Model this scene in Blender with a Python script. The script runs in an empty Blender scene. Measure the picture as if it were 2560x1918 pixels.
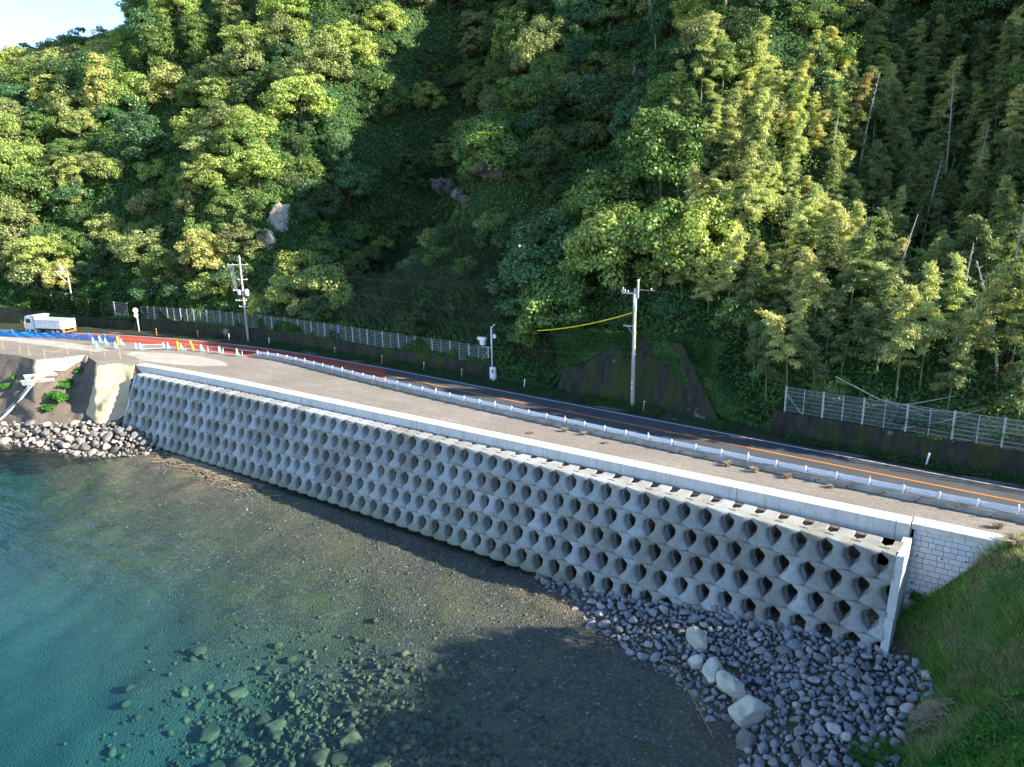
import bpy, math, random
import numpy as np
from mathutils import Matrix, Vector
PI = math.pi
sc = bpy.context.scene
# ------------------------------------------------------------------ camera
cam = bpy.data.cameras.new('camera'); camo = bpy.data.objects.new('camera', cam); sc.collection.objects.link(camo)
RX = (0.8081022686818113, 0.5887736376048163, -0.017785584412717617)
RD = (0.1279247702070092, -0.2048923741344499, -0.9703887716729992)
RF = (-0.5749834576044717, 0.7818981510933127, -0.2408927246681925)
CAM = np.array([0, 0, 18.5])
camo.matrix_world = Matrix(((RX[0], -RD[0], -RF[0], 0), (RX[1], -RD[1], -RF[1], 0), (RX[2], -RD[2], -RF[2], 18.5), (0, 0, 0, 1)))
cam.sensor_width = 36; cam.lens = 24.96; cam.clip_end = 3000; cam.clip_start = .1
sc.camera = camo
# ------------------------------------------------------------------ sky, sun, exposure
SUN_EL, SUN_AZ = math.radians(24), math.radians(16)      # azimuth counted from +X towards +Y
w = bpy.data.worlds.new('World'); sc.world = w; w.use_nodes = True
wn = w.node_tree; bg = wn.nodes['Background']
sky = wn.nodes.new('ShaderNodeTexSky'); sky.sky_type = 'NISHITA'; sky.sun_disc = False
sky.sun_elevation = SUN_EL; sky.sun_rotation = PI/2 - SUN_AZ; sky.altitude = 1800; sky.air_density = 1.0; sky.dust_density = .0; sky.ozone_density = 2.8
wn.links.new(sky.outputs[0], bg.inputs[0]); bg.inputs[1].default_value = .13
sl = bpy.data.lights.new('sun', 'SUN'); so = bpy.data.objects.new('sun', sl); sc.collection.objects.link(so)
sl.energy = 5.0; sl.angle = math.radians(.5); sl.color = (1, .92, .76)
sdir = Vector((math.cos(SUN_EL)*math.cos(SUN_AZ), math.cos(SUN_EL)*math.sin(SUN_AZ), math.sin(SUN_EL)))
so.rotation_euler = sdir.to_track_quat('Z', 'Y').to_euler()
sc.view_settings.view_transform = 'Standard'; sc.view_settings.look = 'None'; sc.view_settings.exposure = 1.8; sc.view_settings.gamma = 1
try:
    sc.cycles.transparent_max_bounces = 12; sc.cycles.max_bounces = 6; sc.cycles.diffuse_bounces = 3
    sc.cycles.use_denoising = True; sc.cycles.volume_bounces = 0; sc.cycles.caustics_reflective = False; sc.cycles.caustics_refractive = False
except Exception: pass

# ------------------------------------------------------------------ helpers
rng = np.random.default_rng(7)
def proj(P):
    P = np.atleast_2d(np.asarray(P, float)) - CAM
    c = P @ np.array([RX, RD, RF]).T
    return np.c_[1280+1775*c[:, 0]/c[:, 2], 959+1775*c[:, 1]/c[:, 2]], c[:, 2]
def _hash(ix, iy, iz, s):
    n = (ix*374761393 + iy*668265263 + iz*2147483647 + s*1274126177).astype(np.int64)
    n = (n ^ (n >> 13)) * 1274126177; n = n & 0xffffffff
    return ((n ^ (n >> 16)) & 0xffff)/65535.
def noise(x, y, z=None, s=0):
    x = np.asarray(x, float); y = np.asarray(y, float); z = np.zeros_like(x) if z is None else np.asarray(z, float)
    ix, iy, iz = np.floor(x).astype(np.int64), np.floor(y).astype(np.int64), np.floor(z).astype(np.int64)
    fx, fy, fz = x-ix, y-iy, z-iz
    fx, fy, fz = [f*f*(3-2*f) for f in (fx, fy, fz)]
    r = 0
    for a in (0, 1):
        for b in (0, 1):
            for c in (0, 1):
                r = r + _hash(ix+a, iy+b, iz+c, s)*np.where(a, fx, 1-fx)*np.where(b, fy, 1-fy)*np.where(c, fz, 1-fz)
    return r*2-1
def fbm(x, y, o=4, s=0):
    r = 0; a = 1.
    for i in range(o): r = r + a*noise(x*2**i, y*2**i, None, s+i); a *= .5
    return r
def sstep(a, b, x):
    t = np.clip((np.asarray(x, float)-a)/(b-a), 0, 1); return t*t*(3-2*t)
def curve(pts, sm=5.):
    pts = sorted(pts); X = np.array([p[0] for p in pts], float); Y = np.array([p[1] for p in pts], float)
    g = np.arange(X[0], X[-1]+.5, .5); v = np.interp(g, X, Y)
    k = np.exp(-.5*(np.arange(-40, 41)*.5/sm)**2); k /= k.sum()
    e0 = v[0]-(v[1]-v[0])*np.arange(40, 0, -1); e1 = v[-1]+(v[-1]-v[-2])*np.arange(1, 41)
    v = np.convolve(np.r_[e0, v, e1], k, 'valid')
    return lambda x: np.interp(x, g, v)
def tag(o, label=None, cat=None, group=None, kind=None):
    if label: o['label'] = label
    if cat: o['category'] = cat
    if group: o['group'] = group
    if kind: o['kind'] = kind
    return o
def link(o, parent=None):
    sc.collection.objects.link(o)
    if parent is not None: o.parent = parent
    return o
def mesh(name, V, F, mat=None, smooth=False, mi=None):
    """F: array (n,3) / (n,4) or a list of mixed faces"""
    me = bpy.data.meshes.new(name); V = np.asarray(V, np.float32).reshape(-1, 3)
    if isinstance(F, np.ndarray):
        n = F.shape[1]; me.vertices.add(len(V)); me.vertices.foreach_set('co', V.ravel())
        me.loops.add(F.size); me.loops.foreach_set('vertex_index', F.astype(np.int32).ravel())
        me.polygons.add(len(F)); me.polygons.foreach_set('loop_start', np.arange(0, F.size, n, dtype=np.int32))
        me.polygons.foreach_set('loop_total', np.full(len(F), n, np.int32)); me.update(calc_edges=True)
    else:
        me.from_pydata(V.tolist(), [], [list(map(int, f)) for f in F]); me.update()
    for m in (mat if isinstance(mat, (list, tuple)) else [mat]):
        if m: me.materials.append(m)
    if mi is not None: me.polygons.foreach_set('material_index', np.asarray(mi, np.int32))
    if smooth: me.polygons.foreach_set('use_smooth', np.ones(len(me.polygons), bool))
    return me
def obj(name, me, parent=None, loc=(0, 0, 0), rz=0.):
    o = bpy.data.objects.new(name, me); o.location = loc; o.rotation_euler = (0, 0, rz); return link(o, parent)
def empty(name, loc=(0, 0, 0), rz=0.):
    o = bpy.data.objects.new(name, None); o.location = loc; o.rotation_euler = (0, 0, rz); o.empty_display_size = .3; return link(o)
class MB:
    """collects shapes; build() links them as ONE mesh object"""
    def __init__(s): s.v = []; s.f = []
    def add(s, V, F):
        b = len(s.v); s.v += [tuple(map(float, p)) for p in V]; s.f += [[b+i for i in f] for f in F]; return s
    def box(s, c, d, rz=0., bev=0.):
        x, y, z = d[0]/2, d[1]/2, d[2]/2
        if bev > 0:
            V = []
            for sx in (-1, 1):
                for sy in (-1, 1):
                    for sz in (-1, 1): V += [(sx*(x-bev), sy*(y-bev), sz*z), (sx*(x-bev), sy*y, sz*(z-bev)), (sx*x, sy*(y-bev), sz*(z-bev))]
            import itertools
            idx = {}; k = 0
            for sx in (-1, 1):
                for sy in (-1, 1):
                    for sz in (-1, 1): idx[sx, sy, sz] = (k, k+1, k+2); k += 3
            F = []
            for a in (-1, 1):
                F.append([idx[-1, -1, a][0], idx[1, -1, a][0], idx[1, 1, a][0], idx[-1, 1, a][0]][::a])
                F.append([idx[-1, a, -1][1], idx[-1, a, 1][1], idx[1, a, 1][1], idx[1, a, -1][1]][::a])
                F.append([idx[a, -1, -1][2], idx[a, 1, -1][2], idx[a, 1, 1][2], idx[a, -1, 1][2]][::a])
                for b in (-1, 1):
                    F.append([idx[-1, a, b][0], idx[1, a, b][0], idx[1, a, b][1], idx[-1, a, b][1]])
                    F.append([idx[a, -1, b][0], idx[a, 1, b][0], idx[a, 1, b][2], idx[a, -1, b][2]])
                    F.append([idx[a, b, -1][1], idx[a, b, 1][1], idx[a, b, 1][2], idx[a, b, -1][2]])
            for kk in idx.values(): F.append(list(kk))
        else:
            V = [(sx*x, sy*y, sz*z) for sz in (-1, 1) for sy in (-1, 1) for sx in (-1, 1)]
            F = [[0, 2, 3, 1], [4, 5, 7, 6], [0, 1, 5, 4], [2, 6, 7, 3], [0, 4, 6, 2], [1, 3, 7, 5]]
        cs, sn = math.cos(rz), math.sin(rz)
        return s.add([(c[0]+p[0]*cs-p[1]*sn, c[1]+p[0]*sn+p[1]*cs, c[2]+p[2]) for p in V], F)
    def tube(s, pts, r, n=8, cap=True):
        pts = [Vector(p) for p in pts]; rs = r if isinstance(r, (list, tuple, np.ndarray)) else [r]*len(pts)
        V = []; F = []; up = Vector((.13, .31, .94))
        for i, p in enumerate(pts):
            t = (pts[min(i+1, len(pts)-1)]-pts[max(i-1, 0)]).normalized()
            a = t.cross(up if abs(t.dot(up)) < .95 else Vector((1, 0, 0))).normalized(); b = t.cross(a)
            for k in range(n):
                th = 2*PI*k/n; V.append(p+(a*math.cos(th)+b*math.sin(th))*rs[i])
        for i in range(len(pts)-1):
            for k in range(n): F.append([i*n+k, i*n+(k+1) % n, (i+1)*n+(k+1) % n, (i+1)*n+k])
        if cap: F += [list(range(n))[::-1], [(len(pts)-1)*n+k for k in range(n)]]
        return s.add(V, F)
    def extr(s, poly, z0, z1):
        n = len(poly); return s.add([(x, y, z0) for x, y in poly]+[(x, y, z1) for x, y in poly],
            [list(range(n))[::-1], [n+k for k in range(n)]]+[[k, (k+1) % n, n+(k+1) % n, n+k] for k in range(n)])
    def lathe(s, prof, c=(0, 0, 0), n=12):
        V = [(c[0]+r*math.cos(2*PI*k/n), c[1]+r*math.sin(2*PI*k/n), c[2]+z) for r, z in prof for k in range(n)]
        F = [[i*n+k, i*n+(k+1) % n, (i+1)*n+(k+1) % n, (i+1)*n+k] for i in range(len(prof)-1) for k in range(n)]
        return s.add(V, F+[list(range(n))[::-1], [(len(prof)-1)*n+k for k in range(n)]])
    def me(s, name, mat, smooth=False): return mesh(name, s.v, s.f, mat, smooth)
    def build(s, name, mat, parent=None, smooth=False, loc=(0, 0, 0), rz=0.): return obj(name, s.me(name, mat, smooth), parent, loc, rz)
def sweep(name, mat, xs, yf, section, parent=None, zf=None):
    """section: list of (dy, z) closed polygon swept along y=yf(x), offset along the normal"""
    V = []; F = []; n = len(section); xs = np.asarray(xs, float)
    for i, x in enumerate(xs):
        sl_ = (yf(x+.5)-yf(x-.5)); L = math.hypot(1, sl_); nx, ny = -sl_/L, 1/L
        z0 = zf(x) if zf else 0
        for dy, z in section: V.append((x+nx*dy, float(yf(x))+ny*dy, z+z0))
    for i in range(len(xs)-1):
        for k in range(n): F.append([i*n+k, i*n+(k+1) % n, (i+1)*n+(k+1) % n, (i+1)*n+k])
    F += [list(range(n)), [(len(xs)-1)*n+k for k in range(n)][::-1]]
    return obj(name, mesh(name, V, F, mat), parent)
def sheet(name, mat, xs, ya, yb, z=0., n=2, zf=None):
    V = []; F = []
    for x in xs:
        for j in range(n):
            t = j/(n-1); y = float(ya(x))*(1-t)+float(yb(x))*t
            V.append((x, y, z+(zf(x, y) if zf else 0)))
    for i in range(len(xs)-1):
        for j in range(n-1): a = i*n+j; F.append([a, a+n, a+n+1, a+1])
    return obj(name, mesh(name, V, F, mat))

# ------------------------------------------------------------------ materials
class NT:
    def __init__(s, name, rough=.8):
        s.m = bpy.data.materials.new(name); s.m.use_nodes = True; s.t = s.m.node_tree; s.b = s.t.nodes['Principled BSDF']; s.b.inputs['Roughness'].default_value = rough
        s.out = s.t.nodes['Material Output']
        s.b.inputs['Specular IOR Level'].default_value = .3
    def n(s, typ, **kw):
        x = s.t.nodes.new(typ)
        for k, v in kw.items():
            if k.startswith('i_'):
                key = k[2:]; key = int(key) if key.isdigit() else key
                x.inputs[key].default_value = v
            else: setattr(x, k, v)
        return x
    def l(s, a, b): s.t.links.new(a, b)
    def geo(s): return s.n('ShaderNodeNewGeometry')
    def pos(s, scale=(1, 1, 1), world=True):
        src = s.geo().outputs['Position'] if world else s.n('ShaderNodeTexCoord').outputs['Object']
        mp = s.n('ShaderNodeMapping'); mp.inputs['Scale'].default_value = scale; s.l(src, mp.inputs[0]); return mp.outputs[0]
    def noise(s, vec, scale, detail=4, rough=.6):
        x = s.n('ShaderNodeTexNoise'); x.inputs['Scale'].default_value = scale; x.inputs['Detail'].default_value = detail; x.inputs['Roughness'].default_value = rough
        s.l(vec, x.inputs['Vector']); return x.outputs['Fac']
    def ramp(s, fac, stops):
        r = s.n('ShaderNodeValToRGB'); e = r.color_ramp.elements
        while len(e) < len(stops): e.new(.5)
        for k, (p, c) in enumerate(stops): e[k].position = p; e[k].color = (*c, 1) if len(c) == 3 else c
        s.l(fac, r.inputs[0]); return r.outputs[0]
    def mix(s, fac, a, b, mode='MIX'):
        x = s.n('ShaderNodeMix', data_type='RGBA', blend_type=mode)
        for v, i in ((fac, 0), (a, 6), (b, 7)):
            if hasattr(v, 'is_linked') or hasattr(v, 'links'): s.l(v, x.inputs[i])
            else: x.inputs[i].default_value = v if i == 0 else ((*v, 1) if len(v) == 3 else v)
        return x.outputs[2]
    def math(s, op, a, b=None):
        x = s.n('ShaderNodeMath', operation=op)
        for i, v in enumerate((a, b)):
            if v is None: continue
            if isinstance(v, (int, float)): x.inputs[i].default_value = v
            else: s.l(v, x.inputs[i])
        return x.outputs[0]
    def z(s):
        x = s.n('ShaderNodeSeparateXYZ'); s.l(s.geo().outputs['Position'], x.inputs[0]); return x.outputs
    def rmap(s, v, a, b, c=0., d=1.):
        x = s.n('ShaderNodeMapRange'); s.l(v, x.inputs[0])
        for i, q in enumerate((a, b, c, d)): x.inputs[i+1].default_value = q
        return x.outputs[0]
    def bump(s, h, dist=.02, strength=1.):
        x = s.n('ShaderNodeBump'); x.inputs['Strength'].default_value = strength; x.inputs['Distance'].default_value = dist
        s.l(h, x.inputs['Height']); s.l(x.outputs[0], s.b.inputs['Normal'])
    def col(s, c):
        if hasattr(c, 'links'): s.l(c, s.b.inputs['Base Color'])
        else: s.b.inputs['Base Color'].default_value = (*c, 1)
        return s
M = {}
def plain(name, c, rough=.6, metal=0., var=.15, sc_=3.):
    t = NT(name, rough); n = t.noise(t.pos(), sc_, 5)
    a = tuple(v*(1-var) for v in c); b = tuple(min(1, v*(1+var)) for v in c)
    t.col(t.ramp(n, [(.3, a), (.7, b)])); t.b.inputs['Metallic'].default_value = metal; M[name] = t.m; return t.m
# seawall block concrete: each block its own cast, run-off streaks, algae by the waterline
t = NT('block_concrete', .85); oi = t.n('ShaderNodeObjectInfo')
c = t.ramp(oi.outputs['Random'], [(0, (.36, .36, .34)), (.3, (.45, .455, .44)), (.52, (.33, .31, .26)), (.74, (.22, .195, .155)), (.86, (.30, .285, .24)), (1, (.46, .465, .45))])
st = t.noise(t.pos((7, 7, .7)), 1., 4, .7); sp = t.noise(t.pos(), 1.3, 5, .6)
wx = t.math('MULTIPLY', t.rmap(t.z()[0], -62, -18, 0, .75), t.rmap(t.noise(t.pos(), .28, 3), .40, .56)); c = t.mix(wx, c, (.21, .185, .145))
c = t.mix(t.rmap(st, .46, .68), c, t.mix(.55, c, (.13, .115, .09)), 'MIX')
c = t.mix(t.rmap(sp, .35, .7, 0, .5), c, (.40, .41, .40))
zz = t.z()[2]; wet = t.rmap(t.math('ADD', zz, t.math('MULTIPLY', sp, 1.3)), -7.6, -6.2, 1, 0)
c = t.mix(t.math('MULTIPLY', wet, .88), c, (.15, .16, .07))
t.col(c); t.bump(t.noise(t.pos(), 30, 5), .012); M['block'] = t.m
t = NT('cast_concrete', .8); sp = t.noise(t.pos((1, 1, 1)), .9, 6, .65); st = t.noise(t.pos((3, 3, .5)), 1., 5, .7)
c = t.ramp(sp, [(.3, (.50, .49, .455)), (.65, (.62, .61, .585))]); c = t.mix(t.rmap(st, .50, .70, 0, .6), c, (.27, .245, .20))
t.col(c); t.bump(t.noise(t.pos(), 25, 4), .006); M['concrete'] = t.m
t = NT('old_concrete', .9); sp = t.noise(t.pos(), 1.2, 6, .65); t.col(t.ramp(sp, [(.3, (.21, .20, .18)), (.65, (.38, .365, .33))])); t.bump(sp, .02); M['oldc'] = t.m
t = NT('panel_block', .8)
br = t.n('ShaderNodeTexBrick'); mp = t.n('ShaderNodeMapping'); mp.inputs['Rotation'].default_value = (PI/2, 0, 0)
t.l(t.geo().outputs['Position'], mp.inputs[0]); t.l(mp.outputs[0], br.inputs[0])
br.offset = .5; br.squash = .6; br.squash_frequency = 3
for k, v in (('Scale', 1.), ('Mortar Size', .012), ('Brick Width', .62), ('Row Height', .31), ('Mortar Smooth', .1), ('Bias', 0.)): br.inputs[k].default_value = v
br.inputs['Color1'].default_value = (.52, .54, .55, 1); br.inputs['Color2'].default_value = (.62, .63, .64, 1); br.inputs['Mortar'].default_value = (.10, .10, .10, 1)
c = t.mix(t.rmap(t.noise(t.pos((2, 2, .6)), 1.1, 5, .7), .55, .75, 0, .5), br.outputs[0], (.35, .33, .28)); t.col(c); t.bump(t.math('SUBTRACT', 1., br.outputs['Fac']), .02); M['panel'] = t.m
# packed gravel deck
t = NT('gravel', .95); a = t.noise(t.pos(), .16, 6, .65); b = t.noise(t.pos(), 9, 4, .8); tr = t.noise(t.pos((.05, 1.9, 1)), 1., 4, .6)
c = t.ramp(a, [(.3, (.15, .125, .10)), (.5, (.215, .18, .145)), (.62, (.27, .235, .195)), (.75, (.36, .32, .27))])
c = t.mix(t.rmap(tr, .42, .62, 0, .6), c, (.15, .125, .10)); c = t.mix(t.rmap(b, .35, .72, -.25, .8), c, (.40, .36, .31)); c = t.mix(t.rmap(t.noise(t.pos(), 2.2, 5, .7), .5, .68, 0, .55), c, (.12, .10, .085))
t.col(c); t.bump(b, .03); M['gravel'] = t.m
t = NT('pale_ground', .95); a = t.noise(t.pos(), .4, 6, .65); t.col(t.ramp(a, [(.3, (.32, .29, .25)), (.7, (.42, .39, .34))])); M['pale'] = t.m
t = NT('asphalt', .85); a = t.noise(t.pos(), .3, 5); b = t.noise(t.pos(), 30, 3)
c = t.ramp(a, [(.3, (.045, .047, .052)), (.7, (.07, .072, .078))]); t.col(t.mix(t.rmap(b, .4, .7, 0, .4), c, (.12, .12, .125))); t.bump(b, .01); M['asphalt'] = t.m
t = NT('red_asphalt', .85); a = t.noise(t.pos(), .35, 5); b = t.noise(t.pos(), 25, 3)
c = t.ramp(a, [(.3, (.27, .052, .036)), (.7, (.40, .075, .048))]); t.col(t.mix(t.rmap(b, .4, .7, 0, .3), c, (.17, .05, .04))); M['red'] = t.m
def paint(name, c):
    t = NT(name, .6); a = t.noise(t.pos(), 4, 6, .75); t.col(t.mix(t.rmap(a, .55, .75, 0, .6), c, (.12, .11, .10))); M[name] = t.m
paint('white_paint', (.62, .62, .62)); paint('orange_paint', (.62, .22, .03))
plain('rail_white', (.72, .75, .80), .35, 0., .06); plain('galv', (.36, .39, .42), .45, .3); plain('pole_concrete', (.36, .33, .30), .8); plain('blue_tape', (.03, .08, .45), .5)
plain('dark', (.03, .03, .03), .6); plain('rubber', (.02, .02, .02), .8); plain('truck_white', (.72, .74, .76), .35); plain('truck_green', (.30, .42, .28), .7); plain('glass', (.02, .03, .04), .1)
plain('orange', (.75, .22, .04), .5); plain('yellow', (.80, .48, .02), .5); plain('cyan', (.16, .60, .66), .5); plain('white', (.75, .76, .76), .5); plain('stake', (.45, .28, .14), .8)
plain('tan_mat', (.50, .395, .25), .9, 0, .08, 1.2); plain('wood', (.24, .17, .11), .85); plain('straw', (.33, .26, .17), .9, 0, .3, 8); plain('bark', (.13, .105, .08), .9); plain('dead', (.34, .30, .26), .9)
plain('culm', (.16, .17, .07), .6); plain('sign_red', (.5, .04, .03), .5); plain('wire', (.05, .05, .05), .7); plain('yellow_tube', (.78, .60, .02), .5)
# mossy concrete
t = NT('moss_wall', .95); a = t.noise(t.pos((1, 1, .35)), .55, 6, .65); b = t.noise(t.pos((2.2, 2.2, .5)), 1., 5, .7)
c = t.ramp(b, [(.35, (.014, .014, .013)), (.55, (.03, .029, .026)), (.8, (.075, .07, .065))]); c = t.mix(t.rmap(a, .42, .62, 0, .9), c, (.036, .052, .009))
c = t.mix(t.rmap(t.noise(t.pos(), .3, 3), .66, .72, 0, .8), c, (.22, .24, .20)); t.col(c); t.bump(a, .05); M['moss'] = t.m
# rock kinds
def rock(name, stops, vein=.5, sc_=2.):
    t = NT(name, .8); oi = t.n('ShaderNodeObjectInfo'); g = t.geo()
    rn = t.math('FRACT', t.math('ADD', oi.outputs['Random'], g.outputs['Random Per Island']))
    c = t.ramp(rn, stops); v = t.noise(t.pos(), sc_*2.2, 6, .7); v2 = t.noise(t.pos((1, 1, 3)), sc_, 3, .5)
    c = t.mix(t.rmap(v, .52, .64, 0, vein), c, (.38, .39, .40)); c = t.mix(t.rmap(v2, .5, .75, 0, .5), c, (.04, .04, .04))
    t.col(c); t.bump(v, .05); M[name] = t.m
rock('rock_blue', [(0, (.15, .16, .175)), (.3, (.25, .26, .275)), (.5, (.14, .13, .13)), (.7, (.31, .315, .32)), (.88, (.20, .16, .15)), (1, (.48, .47, .43))], .8)
rock('rock_grey', [(0, (.14, .13, .12)), (.3, (.20, .185, .17)), (.5, (.10, .095, .09)), (.7, (.26, .24, .21)), (1, (.40, .35, .27))], .2)
rock('rock_pebble', [(0, (.07, .062, .055)), (.45, (.11, .10, .09)), (.75, (.16, .14, .12)), (.93, (.22, .19, .15)), (1, (.42, .39, .34))], .1)
rock('rock_weed', [(0, (.055, .06, .038)), (.6, (.09, .088, .052)), (1, (.16, .145, .08))], .12, 1.6)
rock('cliff_pale', [(0, (.24, .21, .18)), (1, (.32, .29, .25))], .5, .5)
rock('rock_sand', [(0, (.50, .45, .36)), (1, (.58, .53, .44))], .45, .9)
# seabed: cobbles near the wall, weed-stained, deep water's scattered green light put into colour
t = NT('seabed', .9); vo = t.n('ShaderNodeTexVoronoi'); t.l(t.pos(), vo.inputs['Vector']); vo.inputs['Scale'].default_value = 7.5
vo2 = t.n('ShaderNodeTexVoronoi'); t.l(t.pos(), vo2.inputs['Vector']); vo2.inputs['Scale'].default_value = 1.3
c = t.mix(.5, t.ramp(vo.outputs['Color'], [(.2, (.035, .031, .025)), (.6, (.10, .088, .068)), (.9, (.22, .195, .16)), (.96, (.66, .62, .54))]), t.ramp(t.noise(t.pos(), .5, 6), [(.3, (.045, .04, .032)), (.7, (.135, .112, .082))]))
alg = t.rmap(t.noise(t.pos(), .22, 6, .7), .47, .66, 0, .75); c = t.mix(t.math('MULTIPLY', alg, .6), c, (.15, .14, .045))
dz = t.z()[2]; c = t.mix(t.rmap(t.math('ADD', dz, t.noise(t.pos(), .25, 4)), -12.5, -9.6, 1, 0), c, (.078, .118, .105))
t.col(c); t.bump(t.math('MULTIPLY', vo.outputs['Distance'], -1.), .05); M['seabed'] = t.m
# embankment earth
t = NT('earth', .95); a = t.noise(t.pos(), .5, 6, .7); b = t.noise(t.pos((1, 1, 2)), 4, 5, .7)
c = t.ramp(a, [(.3, (.09, .072, .055)), (.7, (.17, .135, .10))]); t.col(t.mix(t.rmap(b, .45, .7, 0, .5), c, (.24, .20, .16))); t.bump(b, .12); M['earth'] = t.m
t = NT('turf', .95); a = t.noise(t.pos(), .7, 6, .7); t.col(t.ramp(a, [(.3, (.045, .085, .02)), (.55, (.07, .11, .03)), (.75, (.13, .11, .06))])); t.bump(a, .1); M['turf'] = t.m
t = NT('verge_soil', .95); a = t.noise(t.pos(), .7, 6, .7); t.col(t.ramp(a, [(.3, (.018, .020, .012)), (.55, (.03, .04, .014)), (.75, (.06, .052, .04))])); M['verge'] = t.m
t = NT('hillside', .95); a = t.noise(t.pos(), .35, 6, .7); t.col(t.ramp(a, [(.3, (.018, .036, .013)), (.6, (.03, .058, .018)), (.8, (.06, .06, .03))])); t.bump(a, .3); M['hill'] = t.m
t = NT('cliff', .9); a = t.noise(t.pos((1, 1, 1.6)), .5, 7, .7); b = t.noise(t.pos(), 2.5, 6, .7)
c = t.ramp(b, [(.3, (.08, .075, .07)), (.6, (.22, .20, .18)), (.8, (.42, .38, .33))]); t.col(t.mix(t.rmap(a, .5, .66, 0, .85), c, (.03, .05, .018))); t.bump(b, .5); M['cliff'] = t.m
def leaf(name, trans=.35, vary=.45):
    m = bpy.data.materials.new(name); m.use_nodes = True; t = NT.__new__(NT); t.m = m; t.t = m.node_tree; t.t.nodes.clear()
    oi = t.n('ShaderNodeObjectInfo'); g = t.geo()
    v = t.rmap(g.outputs['Random Per Island'], 0, 1, 1-vary, 1+vary)
    hs = t.n('ShaderNodeHueSaturation'); t.l(oi.outputs['Color'], hs.inputs['Color']); t.l(v, hs.inputs['Value'])
    hr = t.rmap(t.noise(t.pos(), .55, 3, .6), .3, .7, .488, .525); t.l(hr, hs.inputs['Hue'])
    d = t.n('ShaderNodeBsdfDiffuse'); tr = t.n('ShaderNodeBsdfTranslucent'); gl = t.n('ShaderNodeBsdfGlossy'); gl.inputs['Roughness'].default_value = .45
    t.l(hs.outputs[0], d.inputs[0]); tc = t.mix(1., hs.outputs[0], (1.25, 1.2, .55), 'MULTIPLY'); t.l(tc, tr.inputs[0])
    m1 = t.n('ShaderNodeMixShader'); m1.inputs[0].default_value = trans; t.l(d.outputs[0], m1.inputs[1]); t.l(tr.outputs[0], m1.inputs[2])
    m2 = t.n('ShaderNodeMixShader'); m2.inputs[0].default_value = .03; t.l(m1.outputs[0], m2.inputs[1]); t.l(gl.outputs[0], m2.inputs[2])
    o = t.n('ShaderNodeOutputMaterial'); t.l(m2.outputs[0], o.inputs[0]); M[name] = m
leaf('leaf'); leaf('grass_blade', .3, .5)
# stuff whose leaves change kind from patch to patch
def patch_leaf(name, stops, scale=.09, trans=.3):
    m = bpy.data.materials.new(name); m.use_nodes = True; t = NT.__new__(NT); t.m = m; t.t = m.node_tree; t.t.nodes.clear()
    c = t.ramp(t.noise(t.pos(), scale, 5, .6), stops); g = t.geo(); v = t.rmap(g.outputs['Random Per Island'], 0, 1, .55, 1.45)
    hs = t.n('ShaderNodeHueSaturation'); t.l(c, hs.inputs['Color']); t.l(v, hs.inputs['Value'])
    d = t.n('ShaderNodeBsdfDiffuse'); tr = t.n('ShaderNodeBsdfTranslucent'); t.l(hs.outputs[0], d.inputs[0]); t.l(hs.outputs[0], tr.inputs[0])
    m1 = t.n('ShaderNodeMixShader'); m1.inputs[0].default_value = trans; t.l(d.outputs[0], m1.inputs[1]); t.l(tr.outputs[0], m1.inputs[2])
    o = t.n('ShaderNodeOutputMaterial'); t.l(m1.outputs[0], o.inputs[0]); M[name] = m
patch_leaf('vine_leaf', [(.3, (.045, .11, .035)), (.5, (.085, .165, .05)), (.7, (.15, .21, .06))])
patch_leaf('ivy_leaf', [(.3, (.028, .07, .022)), (.5, (.045, .10, .03)), (.7, (.08, .13, .04))], .5)
patch_leaf('reed_leaf', [(.3, (.06, .09, .045)), (.6, (.085, .12, .06)), (.8, (.14, .14, .08))], .2)
patch_leaf('turf_blade', [(.3, (.13, .30, .055)), (.5, (.22, .36, .085)), (.62, (.42, .36, .20)), (.8, (.19, .32, .08))], .4)
patch_leaf('bramble_leaf', [(.3, (.04, .14, .03)), (.6, (.09, .23, .04)), (.8, (.18, .26, .05))], .5)
# nets and chain link: woven strands seen from far away
def net(name, c, fill):
    m = bpy.data.materials.new(name); m.use_nodes = True; t = NT.__new__(NT); t.m = m; t.t = m.node_tree; t.t.nodes.clear()
    d = t.n('ShaderNodeBsdfDiffuse'); d.inputs[0].default_value = (*c, 1); tr = t.n('ShaderNodeBsdfTransparent')
    x = t.n('ShaderNodeMixShader'); x.inputs[0].default_value = fill; t.l(tr.outputs[0], x.inputs[1]); t.l(d.outputs[0], x.inputs[2])
    o = t.n('ShaderNodeOutputMaterial'); t.l(x.outputs[0], o.inputs[0]); M[name] = m
net('chain_link', (.30, .33, .35), .14); net('blue_net', (.03, .26, .62), .9)
# water: Fresnel mirror over clear tinted water
m = bpy.data.materials.new('sea_water'); m.use_nodes = True; t = NT.__new__(NT); t.m = m; t.t = m.node_tree; t.t.nodes.clear()
fr = t.n('ShaderNodeFresnel'); t.l(t.rmap(t.geo().outputs['Backfacing'], 0, 1, 1.33, 1/1.33), fr.inputs[0]); gl = t.n('ShaderNodeBsdfGlossy'); gl.inputs['Roughness'].default_value = .012
tr = t.n('ShaderNodeBsdfTransparent'); tr.inputs[0].default_value = (.93, .97, .96, 1)
p1 = t.noise(t.pos((.8, 2.6, 1)), 1.3, 3, .5); p2 = t.noise(t.pos((.5, 1.5, 1)), .5, 3, .5)
hh = t.math('ADD', t.math('MULTIPLY', p1, .30), p2); bp = t.n('ShaderNodeBump'); bp.inputs['Strength'].default_value = .8; bp.inputs['Distance'].default_value = .2
t.l(hh, bp.inputs['Height']); t.l(bp.outputs[0], gl.inputs['Normal']); t.l(bp.outputs[0], fr.inputs['Normal'])
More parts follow.
